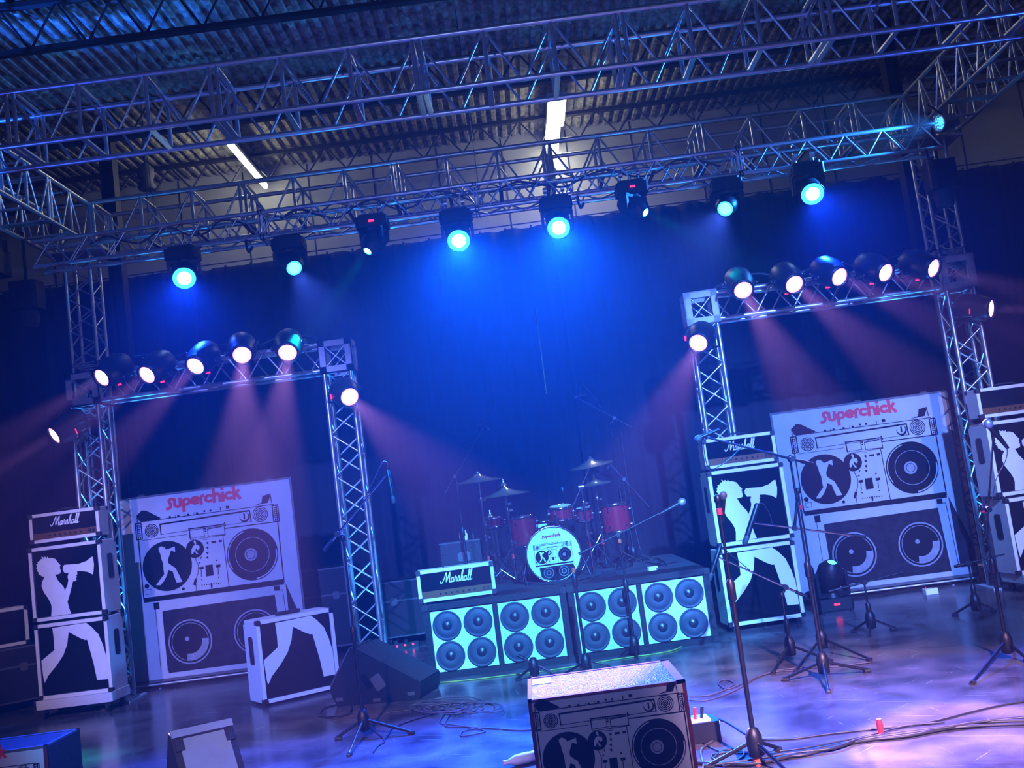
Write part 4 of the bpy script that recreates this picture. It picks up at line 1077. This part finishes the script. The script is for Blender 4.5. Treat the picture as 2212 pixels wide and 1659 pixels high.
def tripod_stand(hub, label, top, legs=None, boom=None, base=None, rl=.014, ru=.0085, split=.5, tape=None, pole='blackmetal', boom_m='chrome', spread=.30, a0=.4, extra_z=0.0):
    """hub: (px,py) of the foot of the pole on the floor (or a point); top: pixel of the pole top; legs: pixels of the feet; boom: two pixels"""
    b = Vector(base) if base is not None else pz(*hub, extra_z)
    t = thing('microphone_stand', label, 'microphone stand', b, group='microphone stands')
    tp = at(*top, b.y) - b; h = tp.z; tp = Vector((0, 0, h))
    hz = .13
    MB().tube((0, 0, .04), (0, 0, h*split), rl, 10).build('lower_tube', M[pole], t)
    MB().tube((0, 0, h*split), (0, 0, h), ru, 8).build('upper_tube', M['chrome' if pole == 'chrome' else 'blackmetal'], t)
    MB().lathe([(.016, -.07), (.024, -.06), (.024, .03), (.014, .05)], (0, 0, h*split), n=14).build('clutch', M['blackplastic'], t)
    MB().lathe([(.02, -.09), (.042, -.08), (.045, .02), (.03, .06), (.018, .07)], (0, 0, hz), n=16).build('tripod_hub', M['blackplastic'], t)
    for k in range(3):
        if legs and k < len(legs): p1 = pz(*legs[k], extra_z + .012) - b
        else:
            a = a0 + 2*PI*k/3; p1 = Vector((math.cos(a)*spread, math.sin(a)*spread, .012))
        o = MB().tube((0, 0, hz), p1, .011, 8).build('leg', M['chrome' if (legs and k == 2) or not legs and k == 0 else 'blackmetal'], t)
        e = p1.normalized(); MB().tube(p1 - e*.05, p1, .017, 8).build('rubber_foot', M['rubber'], o)
    if tape: MB().lathe([(.0165, -.018), (.0165, .018)], (0, 0, h*split + .075 if tape[1] is None else tape[1]*h), n=12).build('tape_band', M[tape[0]], t)
    MB().lathe([(.012, -.02), (.02, -.01), (.02, .02), (.01, .03)], tp, n=10).build('top_swivel', M['blackplastic'], t)
    if boom:
        y = b.y; p0, p1 = at(*boom[0], y + (boom[2] if len(boom) > 2 else 0)) - b, at(*boom[1], y + (boom[3] if len(boom) > 3 else 0)) - b
        mb = MB(); m_ = p0.lerp(p1, .45); mb.tube(p0, m_, .0095, 8); mb.tube(m_, p1, .0075, 8); o = mb.build('boom_arm', M[boom_m], t)
        e = (p1-p0).normalized(); MB().tube(p0, p0 + e*.10, .014, 8).build('counterweight', M['blackmetal'], o)
        # keep the swivel on the boom
        k = max(0, min(1, (tp - p0).dot(p1 - p0)/(p1-p0).length_squared)); c = p0.lerp(p1, k)
        MB().tube(tp, c, .012, 8).lathe([(.022, -.025), (.022, .025)], c, (0, 1, 0), 12).build('boom_clamp', M['blackplastic'], t)
    return t
# 1 front left stand with hanging pencil microphone
s1 = tripod_stand((789, 1592), 'black microphone stand on the open floor at front left, boom raised to the right', (741, 1163), ((724,1596), (895,1583), (753,1631)), ((700,1190), (832,1028)), split=.52)
Y1 = s1.location.y
p = at(848, 1072, Y1); mic(p, at(848, 1072, Y1) - at(838, 1020, Y1), 'slim dark microphone hanging from the boom of the front left stand', 'pencil', [at(837, 1012, Y1), at(836, 1000, Y1), at(826, 1000, Y1), at(806, 1040, Y1), at(780, 1090, Y1)], 1.3)
# 2 right of centre, tall, boom reaching left over the amplifier head
s2 = tripod_stand((1783, 1468), 'black microphone stand in the bright pool of light, its boom high across the right stack', (1695, 993), ((1690,1468), (1880,1448), (1790,1494)), ((1756,1003), (1520,943), 0, -.15), split=.5, boom_m='blackmetal')
Y2 = s2.location.y
mic(at(1513, 945, Y2-.15), (-.9, 0, -.25), 'small black microphone at the far end of the highest boom, before the script badge', 'dark', [at(1517, 942, Y2-.15), at(1530, 1010, Y2), at(1565, 1000, Y2), at(1600, 968, Y2)], .9)
# 3 far right with straight-up arm and vocal mic
s3 = tripod_stand((2180, 1424), 'black microphone stand at the right edge with a vocal microphone on top', (2141, 1096), ((2099,1476), (2225,1428), (2190,1400)), ((2129.6,1156), (2146,944)), split=.62, tape=('redtape', .99))
Y3 = s3.location.y
mic(at(2139, 921, Y3), at(2136, 916, Y3) - at(2172, 955, Y3) + Vector((0, -.03, 0)), 'silver-headed vocal microphone on the stand at the right edge', 'vocal',
    [at(2170, 955, Y3), at(2176, 975, Y3), at(2170, 1000, Y3), at(2150, 1040, Y3), at(2143, 1090, Y3)], 1.25)
# 4 near straight stand, its foot at the bottom edge
s4 = tripod_stand((1637, 1652), 'tall straight black stand whose foot meets the bottom edge, crossing the white stack', (1563, 1078), None, None, split=.66, tape=('redtape', .955), a0=-1.2, spread=.28)
MB().lathe([(.022, .0), (.022, .05)], (0, 0, 0), n=12).build('tape_band', M['orange'], s4)
Y4 = s4.location.y
mic(at(1562, 1076, Y4), (.1, -.3, .9), 'black microphone upright in the clip of the tall near stand', 'dark', None, .8)
# 5 behind stand 2: boom across the right cabinets with hanging mic
s5 = tripod_stand((1780, 1412), 'black microphone stand behind the bright-pool stand, pinkish boom level across the cabinets', (1720, 1062), ((1717,1451), (1882,1425), (1800,1395)), ((1870,1160), (1629,1130)), split=.5, tape=('redtape', .90))
Y5 = s5.location.y
mic(at(1614, 1158, Y5), at(1614, 1160, Y5) - at(1638, 1085, Y5), 'long silver microphone hanging before the megaphone figure', 'pencil', [at(1637, 1088, Y5), at(1648, 1088, Y5), at(1662, 1110, Y5), at(1668, 1132, Y5)], 1.8)
# 6 low stand right with mic at the cabinet corner
s6 = tripod_stand((1711, 1428), 'low black microphone stand with yellow tape, between the near stand and the bright-pool stand', (1703, 1285), ((1668,1454), (1798,1428), (1680,1426)), ((1743,1289), (1553,1204)), split=.55, tape=('yellowtape', .32))
Y6 = s6.location.y
mic(at(1537, 1238, Y6), at(1537, 1240, Y6) - at(1553, 1190, Y6), 'dark microphone hanging at the left edge of the lower white cabinet', 'pencil', [at(1552, 1188, Y6), at(1558, 1182, Y6), at(1575, 1195, Y6), at(1620, 1232, Y6)], 1.5)
# 7 centre stand behind the printed box with empty clip
s7 = tripod_stand((1270, 1462), 'straight microphone stand with an empty clip before the bass drum, orange band halfway', (1209, 1060), None, None, split=.52, tape=('orange', None), a0=.2)
MB().path([(-.03, 0, 0), (-.03, 0, .035), (-.02, 0, .05)], .006).path([(.03, 0, 0), (.03, 0, .035), (.02, 0, .05)], .006).build('mic_clip', M['rubber'], s7)
s7.children[-1].location = at(1209, 1060, s7.location.y) - s7.location + Vector((0, 0, .02))
# 8 right of the drums, boom to the kick with ball end to the right
s8 = tripod_stand((1374, 1420), 'black microphone stand before the right eight-speaker cabinet, boom rising to the right', (1344, 1160), None, ((1250,1197), (1462,1090)), split=.6, boom_m='blackmetal', a0=.5, spread=.17, tape=('orange', .97))
mic(at(1468, 1087, s8.location.y), at(1468, 1087, s8.location.y) - at(1440, 1102, s8.location.y), 'round pale microphone at the tip of the boom reaching right of the drums', 'vocal', None, 1.3)
# 9 short stand behind the printed box
b9 = pz(1157, 1470); s9 = tripod_stand((1157, 1470), 'short microphone stand just behind the big printed box, only its pink-lit boom and clamp seen', (1155, 1444), None, ((1117,1415), (1204,1457)), split=.5, a0=.5, spread=.2)
# 10, 11 overheads on the riser
def riser_stand(px, top, Y, label, boom, boom_m='blackmetal'):
    x = at(px, 1150, Y).x
    return tripod_stand(None, label, top, None, boom, base=(x, Y, RZ), split=.5, a0=.3, spread=.24, boom_m=boom_m)
o1 = riser_stand(1000, (986, 1030), 11.9, 'black overhead microphone stand at the left rear of the drum riser', ((961,1066), (1043,926)))
mic(at(1052, 925, 11.9), (.9, -.1, -.5), 'small pale overhead microphone high over the left cymbals', 'pencil', [at(1046, 920, 11.9), at(1043, 905, 11.9), at(1034, 908, 11.9), at(1030, 935, 11.9)], .8)
o2 = riser_stand(1352, (1338, 915), 12.3, 'tall black overhead microphone stand right behind the drum kit', ((1368,926), (1252,862)))
mic(at(1246, 858, 12.3), (-.95, -.1, -.15), 'small overhead microphone at the top of the drum kit, against the drape', 'pencil', [at(1252, 858, 12.3), at(1256, 832, 12.3), at(1275, 848, 12.3), at(1300, 882, 12.3)], .8)
o3 = riser_stand(1362, (1355, 1036), 11.95, 'chrome-armed microphone stand beside the large floor tom, arm falling to the right', ((1402,1095), (1318,1002)), 'chrome')
mic(at(1315, 1008, 11.95), (-.6, -.2, -.7), 'small microphone at the top of the chrome arm beside the right cymbals', 'pencil', None, .7)
# small floor stands at right rear
tripod_stand((1885, 1368), 'short dark microphone stand before the right banner', (1872, 1258), None, ((1790,1278), (1950,1236)), split=.5, boom_m='blackmetal', a0=.1, spread=.22)
tripod_stand((2112, 1330), 'dark microphone stand left of the right edge stack, boom level to the right', (2104, 1218), None, ((2062,1224), (2170,1197)), split=.5, boom_m='blackmetal', a0=.4, spread=.22)

# ================================================================== FRONT BOXES AND MONITORS
def print_box(loc, rz, w, d, h, label, top='glitter', art=True, title=False, artw=None):
    t = thing('printed_box', label, 'box', loc, rz, 'boxes printed with the radio player')
    MB().bb((-w/2, .004, 0), (w/2, d, h-.008)).build('box_body', M['blacktolex'], t)
    e = .018
    for s in (-1, 1): MB().bb((s*w/2 - (e if s > 0 else 0), -.002, 0), (s*w/2 + (e if s < 0 else 0), .02, h-.01)).build('side_edge', M['redbrown'], t)
    MB().bb((-w/2+e, 0, 0), (w/2-e, .006, h-.012)).build('printed_front', M['boxwhite'], t)
    MB().bb((-w/2+.02, .02, h-.008), (w/2-.02, d-.02, h)).build('top_sheet', M[top], t)
    q = MB(); r_ = random.Random(3); n = 26
    for (x0, y0, x1, y1) in ((-w/2, 0, w/2, .028), (-w/2, d-.028, w/2, d), (-w/2, 0, -w/2+.02, d), (w/2-(.045 if top == 'glitter' else .02), 0, w/2, d)):
        q.bb((x0, y0, h-.010), (x1, y1, h+.003))
    q.build('edge_tape', M['pinktape' if top == 'glitter' else 'steelgrey'], t)
    aw = artw or w*.93
    player_art(t, -aw/2, h - .055 - (.03 if title else 0), aw, -.0002, lower=True if not title else False, title=title, paper='boxwhite', handles=not title)
    return t
M['redbrown'] = mat('dark_red_wood_edge', (.10, .012, .012), .5)
M['pinktape'] = mat('worn_pinkish_tape', (.16, .045, .05), .7, spec=.1, noise=(30, .7))
pb = print_box((.252, 5.147, 0), 0, .77, .63, .62, 'black box printed with the radio player, glittering worn top, front centre')
o = MB().bb((-.36, .40, .6205), (-.26, .55, .623)).build('label_sheet', M['sil'], pb)
a = pz(100, 1611, .60); b = pz(172, 1573.6, .60); rz = math.atan2(b.x-a.x, -(b.y-a.y))*-1
rz = math.atan2(b.y-a.y, b.x-a.x) - PI/2
w_ = .80; cx = a - Vector((math.cos(rz), math.sin(rz), 0))*w_/2
print_box((cx.x, cx.y, 0), rz, w_, min(.62, (b-a).length), .60, 'dark box with red lettering cut by the bottom left corner', top='blacktolex', title=True, artw=w_*.86)

def wedge_monitor(loc, rz, label, w, prof, side_handle=True, pocket=None):
    """prof: (y,z) outline of the side; extruded along x"""
    t = thing('stage_monitor', label, 'floor monitor', loc, rz, 'wedge monitors on the stage floor')
    MB().prism(prof, lambda a, b, k: Vector((k, a, b)), -w/2, w/2).build('cabinet', M['blacktolex'], t)
    return t
# near left one: sloping front panel turned to the viewer
t = None
A = pz(372, 1590, .46); B = pz(497, 1562, .46); ang = math.atan2(B.y-A.y, B.x-A.x); w_ = (B-A).length
c = (A+B)/2
t = wedge_monitor((c.x, c.y, 0), ang, 'black floor monitor with a blue-lit sloping panel, cut by the bottom edge', w_+.02, [(.0, .46), (.07, .47), (.34, .04), (.30, 0), (-.36, 0), (-.36, .05)])
sl = Vector((0, -.36, -.41)).normalized(); nrm = Vector((0, -.41, .36)).normalized()
R = Matrix((Vector((1, 0, 0)), sl, nrm)).transposed().to_4x4()
mt = Matrix.Translation((0, 0, .46)) @ R
MB(mt).bb((-w_/2+.03, .04, .001), (w_/2-.03, .52, .012)).build('front_grille', M['panel'], t)
MB(mt).bb((-w_/2-.01, -.02, .0), (w_/2+.01, .03, .022)).build('top_lip', M['panel'], t)
for s in (-1, 1): MB(mt).bb((s*w_/2 - (.05 if s > 0 else 0), .035, .001), (s*w_/2 + (.05 if s < 0 else 0), .12, .018)).build('bracket', M['blacktolex'], t)
# centre-left wedge seen from its side
A = pz(728, 1527); B = pz(905, 1512); ang = math.atan2(B.y-A.y, B.x-A.x); L_ = (B-A).length
t = thing('stage_monitor', 'black wedge monitor lying left of the eight-speaker cabinets, its side with a pocket handle showing', 'floor monitor', A, ang, 'wedge monitors on the stage floor')
pr = [(0, 0), (L_, 0), (L_*1.03, .05), (L_*1.05, .14), (L_*.30, .475), (L_*.24, .48), (-.04, .17), (-.05, .13)]
MB().prism(pr, lambda a, b, k: Vector((a, k, b)), 0, .50).build('cabinet', M['blacktolex'], t)
MB().prism([(L_*.30, .478), (L_*1.04, .145), (L_*1.05, .155), (L_*.31, .490)], lambda a, b, k: Vector((a, k, b)), .01, .49).build('front_grille', M['carpet'], t)
MB().prism([(L_*.23, .482), (-.045, .172), (-.052, .182), (L_*.22, .492)], lambda a, b, k: Vector((a, k, b)), .01, .49).build('rear_panel', M['steelgrey'], t)
q = MB(Matrix.Translation((L_*.46, -.004, .20)) @ Matrix.Rotation(-.5, 4, 'Y'))
q.rbox((-.05, 0, .02), (.05, .01, .13), .015, 'y'); q.build('pocket_handle', M['ink'], t)
q = MB(Matrix.Translation((L_*.54, -.006, .18)) @ Matrix.Rotation(-.5, 4, 'Y'))
q.rbox((0, 0, 0), (.10, .012, .13), .015, 'y'); q.build('pocket_lip', M['steelgrey'], t)
for x in (.04, .5, .92):
    MB().rbox((x*L_, -.003, .06 if x != .5 else .03), (.07, .008, .03), .008, 'y').build('stacking_foot', M['steelgrey'], t)

# floor moving head by the right inner stack
b = pz(1808, 1322); moving_head((b.x + .02, b.y - .05, .52), (.12, -.55, .80), 'black moving head standing on the floor right of the white stack, green lens', 'green', False, True, 14, 40, (.05, 1, .5), .045, basetop=.52 - .20*.8 - .09 , group='floor moving head')

# stomp box, DI, bottle, tape, power strips
p = pz(2011, 1283); t = thing('effect_pedal', 'small white effect pedal on the floor before the right banner', 'pedal', p, .1)
MB().rbox((0, 0, .03), (.14, .09, .06), .012).build('pedal_body', M['tolex'], t); MB().lathe([(.012, .06), (.010, .078)], (.035, -.01, 0), n=10).build('footswitch', M['chrome'], t)
MB().lathe([(.009, .06), (.008, .075)], (-.04, .02, 0), n=10).build('knob', M['redtape'], t)
p = pz(1522, 1606); t = thing('junction_box', 'black cable box with a white top and plugs beside the printed box', 'cable box', p + Vector((0, 0, 0)), .05)
MB().rbox((0, .1, .06), (.22, .2, .12), .015).build('box_body', M['blackplastic'], t); MB().rbox((-.02, .1, .125), (.17, .16, .012), .01).build('box_lid', M['tolex'], t)
for k in range(3): MB().tube((-.06 + k*.04, .08, .13), (-.06 + k*.045, .07, .20), .010).build('plug', M['blackplastic' if k != 1 else 'redtape'], t)
MB().path(smooth_pts([(.07, .18, .06), (.12, .18, .09), (.12, .05, .09), (.07, .02, .06)]), .006).build('carry_bar', M['alu'], t)
p = pz(1128, 1652); t = thing('water_bottle', 'clear plastic water bottle lying beside the printed box', 'bottle', p + Vector((0, 0, .034)), .4)
MB().lathe([(.001, -.11), (.030, -.105), (.033, -.09), (.031, -.03), (.033, 0), (.033, .04), (.014, .09), (.013, .105)], (0,0,0), (-1, 0, 0), 18).build('bottle_body', M['plasticclear'], t)
MB().lathe([(.034, -.05), (.034, .01)], (0,0,0), (-1, 0, 0), 18, True).build('bottle_label', M['board'], t)
MB().lathe([(.016, .10), (.016, .12)], (0,0,0), (-1, 0, 0), 14).build('bottle_cap', M['tolex'], t)
p = pz(1904, 1588); tag(MB(Matrix.Translation(p)).lathe([(.018, 0), (.016, .03), (.020, .05), (.014, .09)], n=12).build('red_plug', M['redtape']), 'small red plug standing on the floor cables at right', 'plug')
for px, py, lab in ((872, 1448, 'power strip with red lights between the wedge monitor and the left eight-speaker cabinet'), (868, 1402, 'second power strip with red lights behind the wedge monitor')):
    p = pz(px, py); t = thing('power_strip', lab, 'power strip', p, .2)
    MB().rbox((0, 0, .035), (.42, .10, .07), .01).build('strip_body', M['blackplastic'], t)
    for k in range(4): MB().rbox((-.15 + k*.095, -.052, .045), (.022, .008, .022), .004, 'y').build('indicator', M['led_red'], t)
    for k in range(2): MB().rbox((-.06 + k*.12, 0, .085), (.05, .05, .035), .01).build('plug', M['rubber'], t)
# small pedals and boxes on the riser edge
for px, py, lab in ((1410, 1232, 'small pale box on the riser near its right front corner'), (1375, 1222, 'dark pedal on the riser behind the near right edge')):
    p = pz(px, py, RZ); t = thing('pedal_box', lab, 'pedal', p, .2)
    MB().rbox((0, 0, .02), (.10, .07, .04), .008).build('pedal_body', M['plate' if 'pale' in lab else 'blackplastic'], t); MB().lathe([(.008, .04), (.007, .052)], (0, 0, 0), n=8).build('footswitch', M['chrome'], t)

# ================================================================== CABLES
def cable(pxs, label, r=.006, m='cable', z=.007, k=6, group='cables on the stage floor'):
    pts = [pz(x, y, z) for x, y in pxs]
    return tag(MB().path(smooth_pts(pts, k), r, 6).build('cable', M[m]), label, 'cable', group)
cable([(1505,1648),(1560,1650),(1640,1648),(1760,1620),(1830,1606),(1920,1592),(2010,1580),(2110,1562),(2230,1557)], 'thick black cable crossing the front right floor, lowest of the bundle', .012, z=.012)
cable([(1520,1654),(1600,1645),(1700,1628),(1800,1616),(1860,1596),(1940,1584),(2040,1572),(2130,1558),(2230,1548)], 'black cable twisting along the top of the front right bundle', .009, z=.020)
cable([(1560,1655),(1650,1636),(1740,1630),(1850,1602),(1960,1590),(2060,1572),(2160,1566),(2230,1564)], 'third black cable of the front right bundle', .009, z=.012)
cable([(1530,1545),(1570,1560),(1630,1594),(1700,1597),(1800,1584),(1900,1574),(2000,1562),(2090,1540),(2160,1524),(2230,1512)], 'long thin cable curving from the cable box to the right edge', .006)
cable([(1512,1600),(1560,1624),(1640,1626),(1720,1618),(1800,1604),(1880,1588),(1960,1568),(2040,1560)], 'thin dark cable running beside the long curving one', .005)
cable([(1540,1640),(1560,1622),(1600,1618),(1606,1632),(1580,1648),(1550,1644),(1540,1630),(1600,1624),(1680,1628)], 'small cable loop beside the cable box', .006)
cable([(1540,1600),(1515,1620),(1520,1650),(1518,1664)], 'pale grey cable dropping past the cable box', .007, 'greycable')
cable([(1490,1505),(1540,1500),(1585,1478),(1566,1468),(1552,1476),(1574,1488),(1620,1468),(1670,1452),(1720,1448)], 'grey cable with a small loop between the printed box and the right stands', .005, 'greycable')
cable([(1490,1512),(1530,1512),(1590,1490),(1640,1460),(1700,1445),(1800,1440),(1880,1430)], 'grey cable lying under the tripods of the right stands', .005, 'greycable')
cable([(925,1476),(1000,1470),(1100,1458),(1200,1446),(1330,1424),(1440,1408),(1478,1392),(1470,1375),(1430,1378),(1390,1392)], 'yellow-green cable lying along the foot of the eight-speaker cabinets', .006, 'yellowcable')
cable([(828,1600),(838,1588),(850,1572),(890,1556),(930,1544),(960,1530)], 'dark cable running from the front left stand towards the cable tangle', .006)
cable([(790,1528),(800,1568),(830,1598),(815,1612),(806,1625)], 'dark cable hanging down at the foot of the front left stand', .005)
cable([(690,1545),(700,1530),(740,1520),(760,1525),(748,1545),(700,1548),(690,1545),(720,1552),(760,1540)], 'black cable loop at the left of the wedge monitor', .009)
rr = random.Random(11)
tangle = [(905,1525),(960,1510),(1040,1520),(1060,1530),(1020,1542),(950,1540),(890,1538),(930,1522),(990,1530)]
for i, lab in enumerate(('outermost loop of the grey cable tangle before the left eight-speaker cabinet', 'flat loop in the upper part of the grey cable tangle',
                         'tight curl in the middle of the grey cable tangle', 'loop of the grey cable tangle nearest the wedge monitor', 'low curl of the grey cable tangle nearest the front')):
    pts = []; cx, cy_ = 985 + rr.uniform(-45, 25), 1522 + rr.uniform(-8, 12); n = 22
    for k in range(n):
        a = k*.62 + i; R_ = 22 + 40*abs(math.sin(k*.37 + i*1.3)); pts.append((cx + R_*math.cos(a)*1.25 + k*1.2, cy_ + R_*math.sin(a)*.22 + rr.uniform(-2, 2)))
    cable(pts, lab, .0045, 'greycable', z=.006 + i*.006, group='cable tangle before the left eight-speaker cabinet')
cable([(965,1535),(950,1560),(980,1566),(1040,1572),(1100,1575),(1150,1574),(1170,1560)], 'grey cable leaving the tangle towards the printed box, upper one', .005, 'greycable')
cable([(975,1538),(962,1568),(1010,1570),(1048,1580),(1000,1590),(1000,1580),(1046,1572),(1120,1578),(1160,1574)], 'grey cable leaving the tangle towards the printed box, with a flat loop', .005, 'greycable')
cable([(700,1555),(800,1545),(880,1534),(1000,1520)], 'thin pale line of cable before the wedge monitor', .003, 'greycable', z=.004)
for pts, lab in (([(1300,1020),(1330,1060),(1345,1120),(1352,1180),(1362,1215)], None),):
    pts = [at(1340, 925, 12.28), at(1350, 1000, 12.2), at(1362, 1080, 12.2), at(1372, 1140, 12.15), at(1384, 1190, 12.1), pz(1392, 1212, RZ+.006)]
    tag(MB().path(smooth_pts(pts), .005).build('cable', M['cable']), 'thin cable hanging from the tall overhead stand down to the riser', 'cable')
for i, (pts, lab) in enumerate((([(1330,1228),(1360,1214),(1400,1215),(1440,1222),(1420,1206),(1380,1212)], 'dark cable loops on the right part of the riser, nearer ones'),
                 ([(1300,1236),(1350,1226),(1395,1205),(1430,1212),(1400,1225),(1440,1230)], 'dark cable loops on the right part of the riser, farther ones'),
                 ([(1105,1245),(1130,1258),(1180,1262),(1230,1258),(1290,1244),(1330,1236)], 'dark cable along the riser in front of the bass drum'))):
    tag(MB().path(smooth_pts([pz(x, y, RZ+.008+.006*i) for x, y in pts]), .006).build('cable', M['cable']), lab, 'cable')
# cables slung on the lighting truss
for x0, x1, dz, lab in ((-4.6, -2.7, .10, 'black cable slung along the left part of the lighting truss'), (-2.4, -.2, .12, 'black cable slung along the lighting truss left of its middle'),
                        (.1, 2.7, .10, 'black cable slung along the lighting truss right of its middle')):
    pts = [(x0 + (x1-x0)*k/10, LY + .05 + .03*math.sin(k*2.1), LZ + .12 + dz*math.sin(k*1.7)*.7 + .08) for k in range(11)]
    tag(MB().path(smooth_pts(pts), .012).build('cable', M['cable']), lab, 'cable')
for base, lab in ((-3.3, 'black cables looping over the lamps of the left arch'), (3.55, 'black cables looping over the lamps of the right arch')):
    pts = [(base - 1.2 + .24*k, 11.30, 3.60 + .10*abs(math.sin(k*.9))) for k in range(11)]
    tag(MB().path(smooth_pts(pts), .012).build('cable', M['cable']), lab, 'cable')
# foot cable of left stack
cable([(90,1465),(100,1452),(150,1450),(200,1452),(222,1450),(234,1462),(236,1500),(240,1545)], 'black cable lying under the front of the left stack', .006)
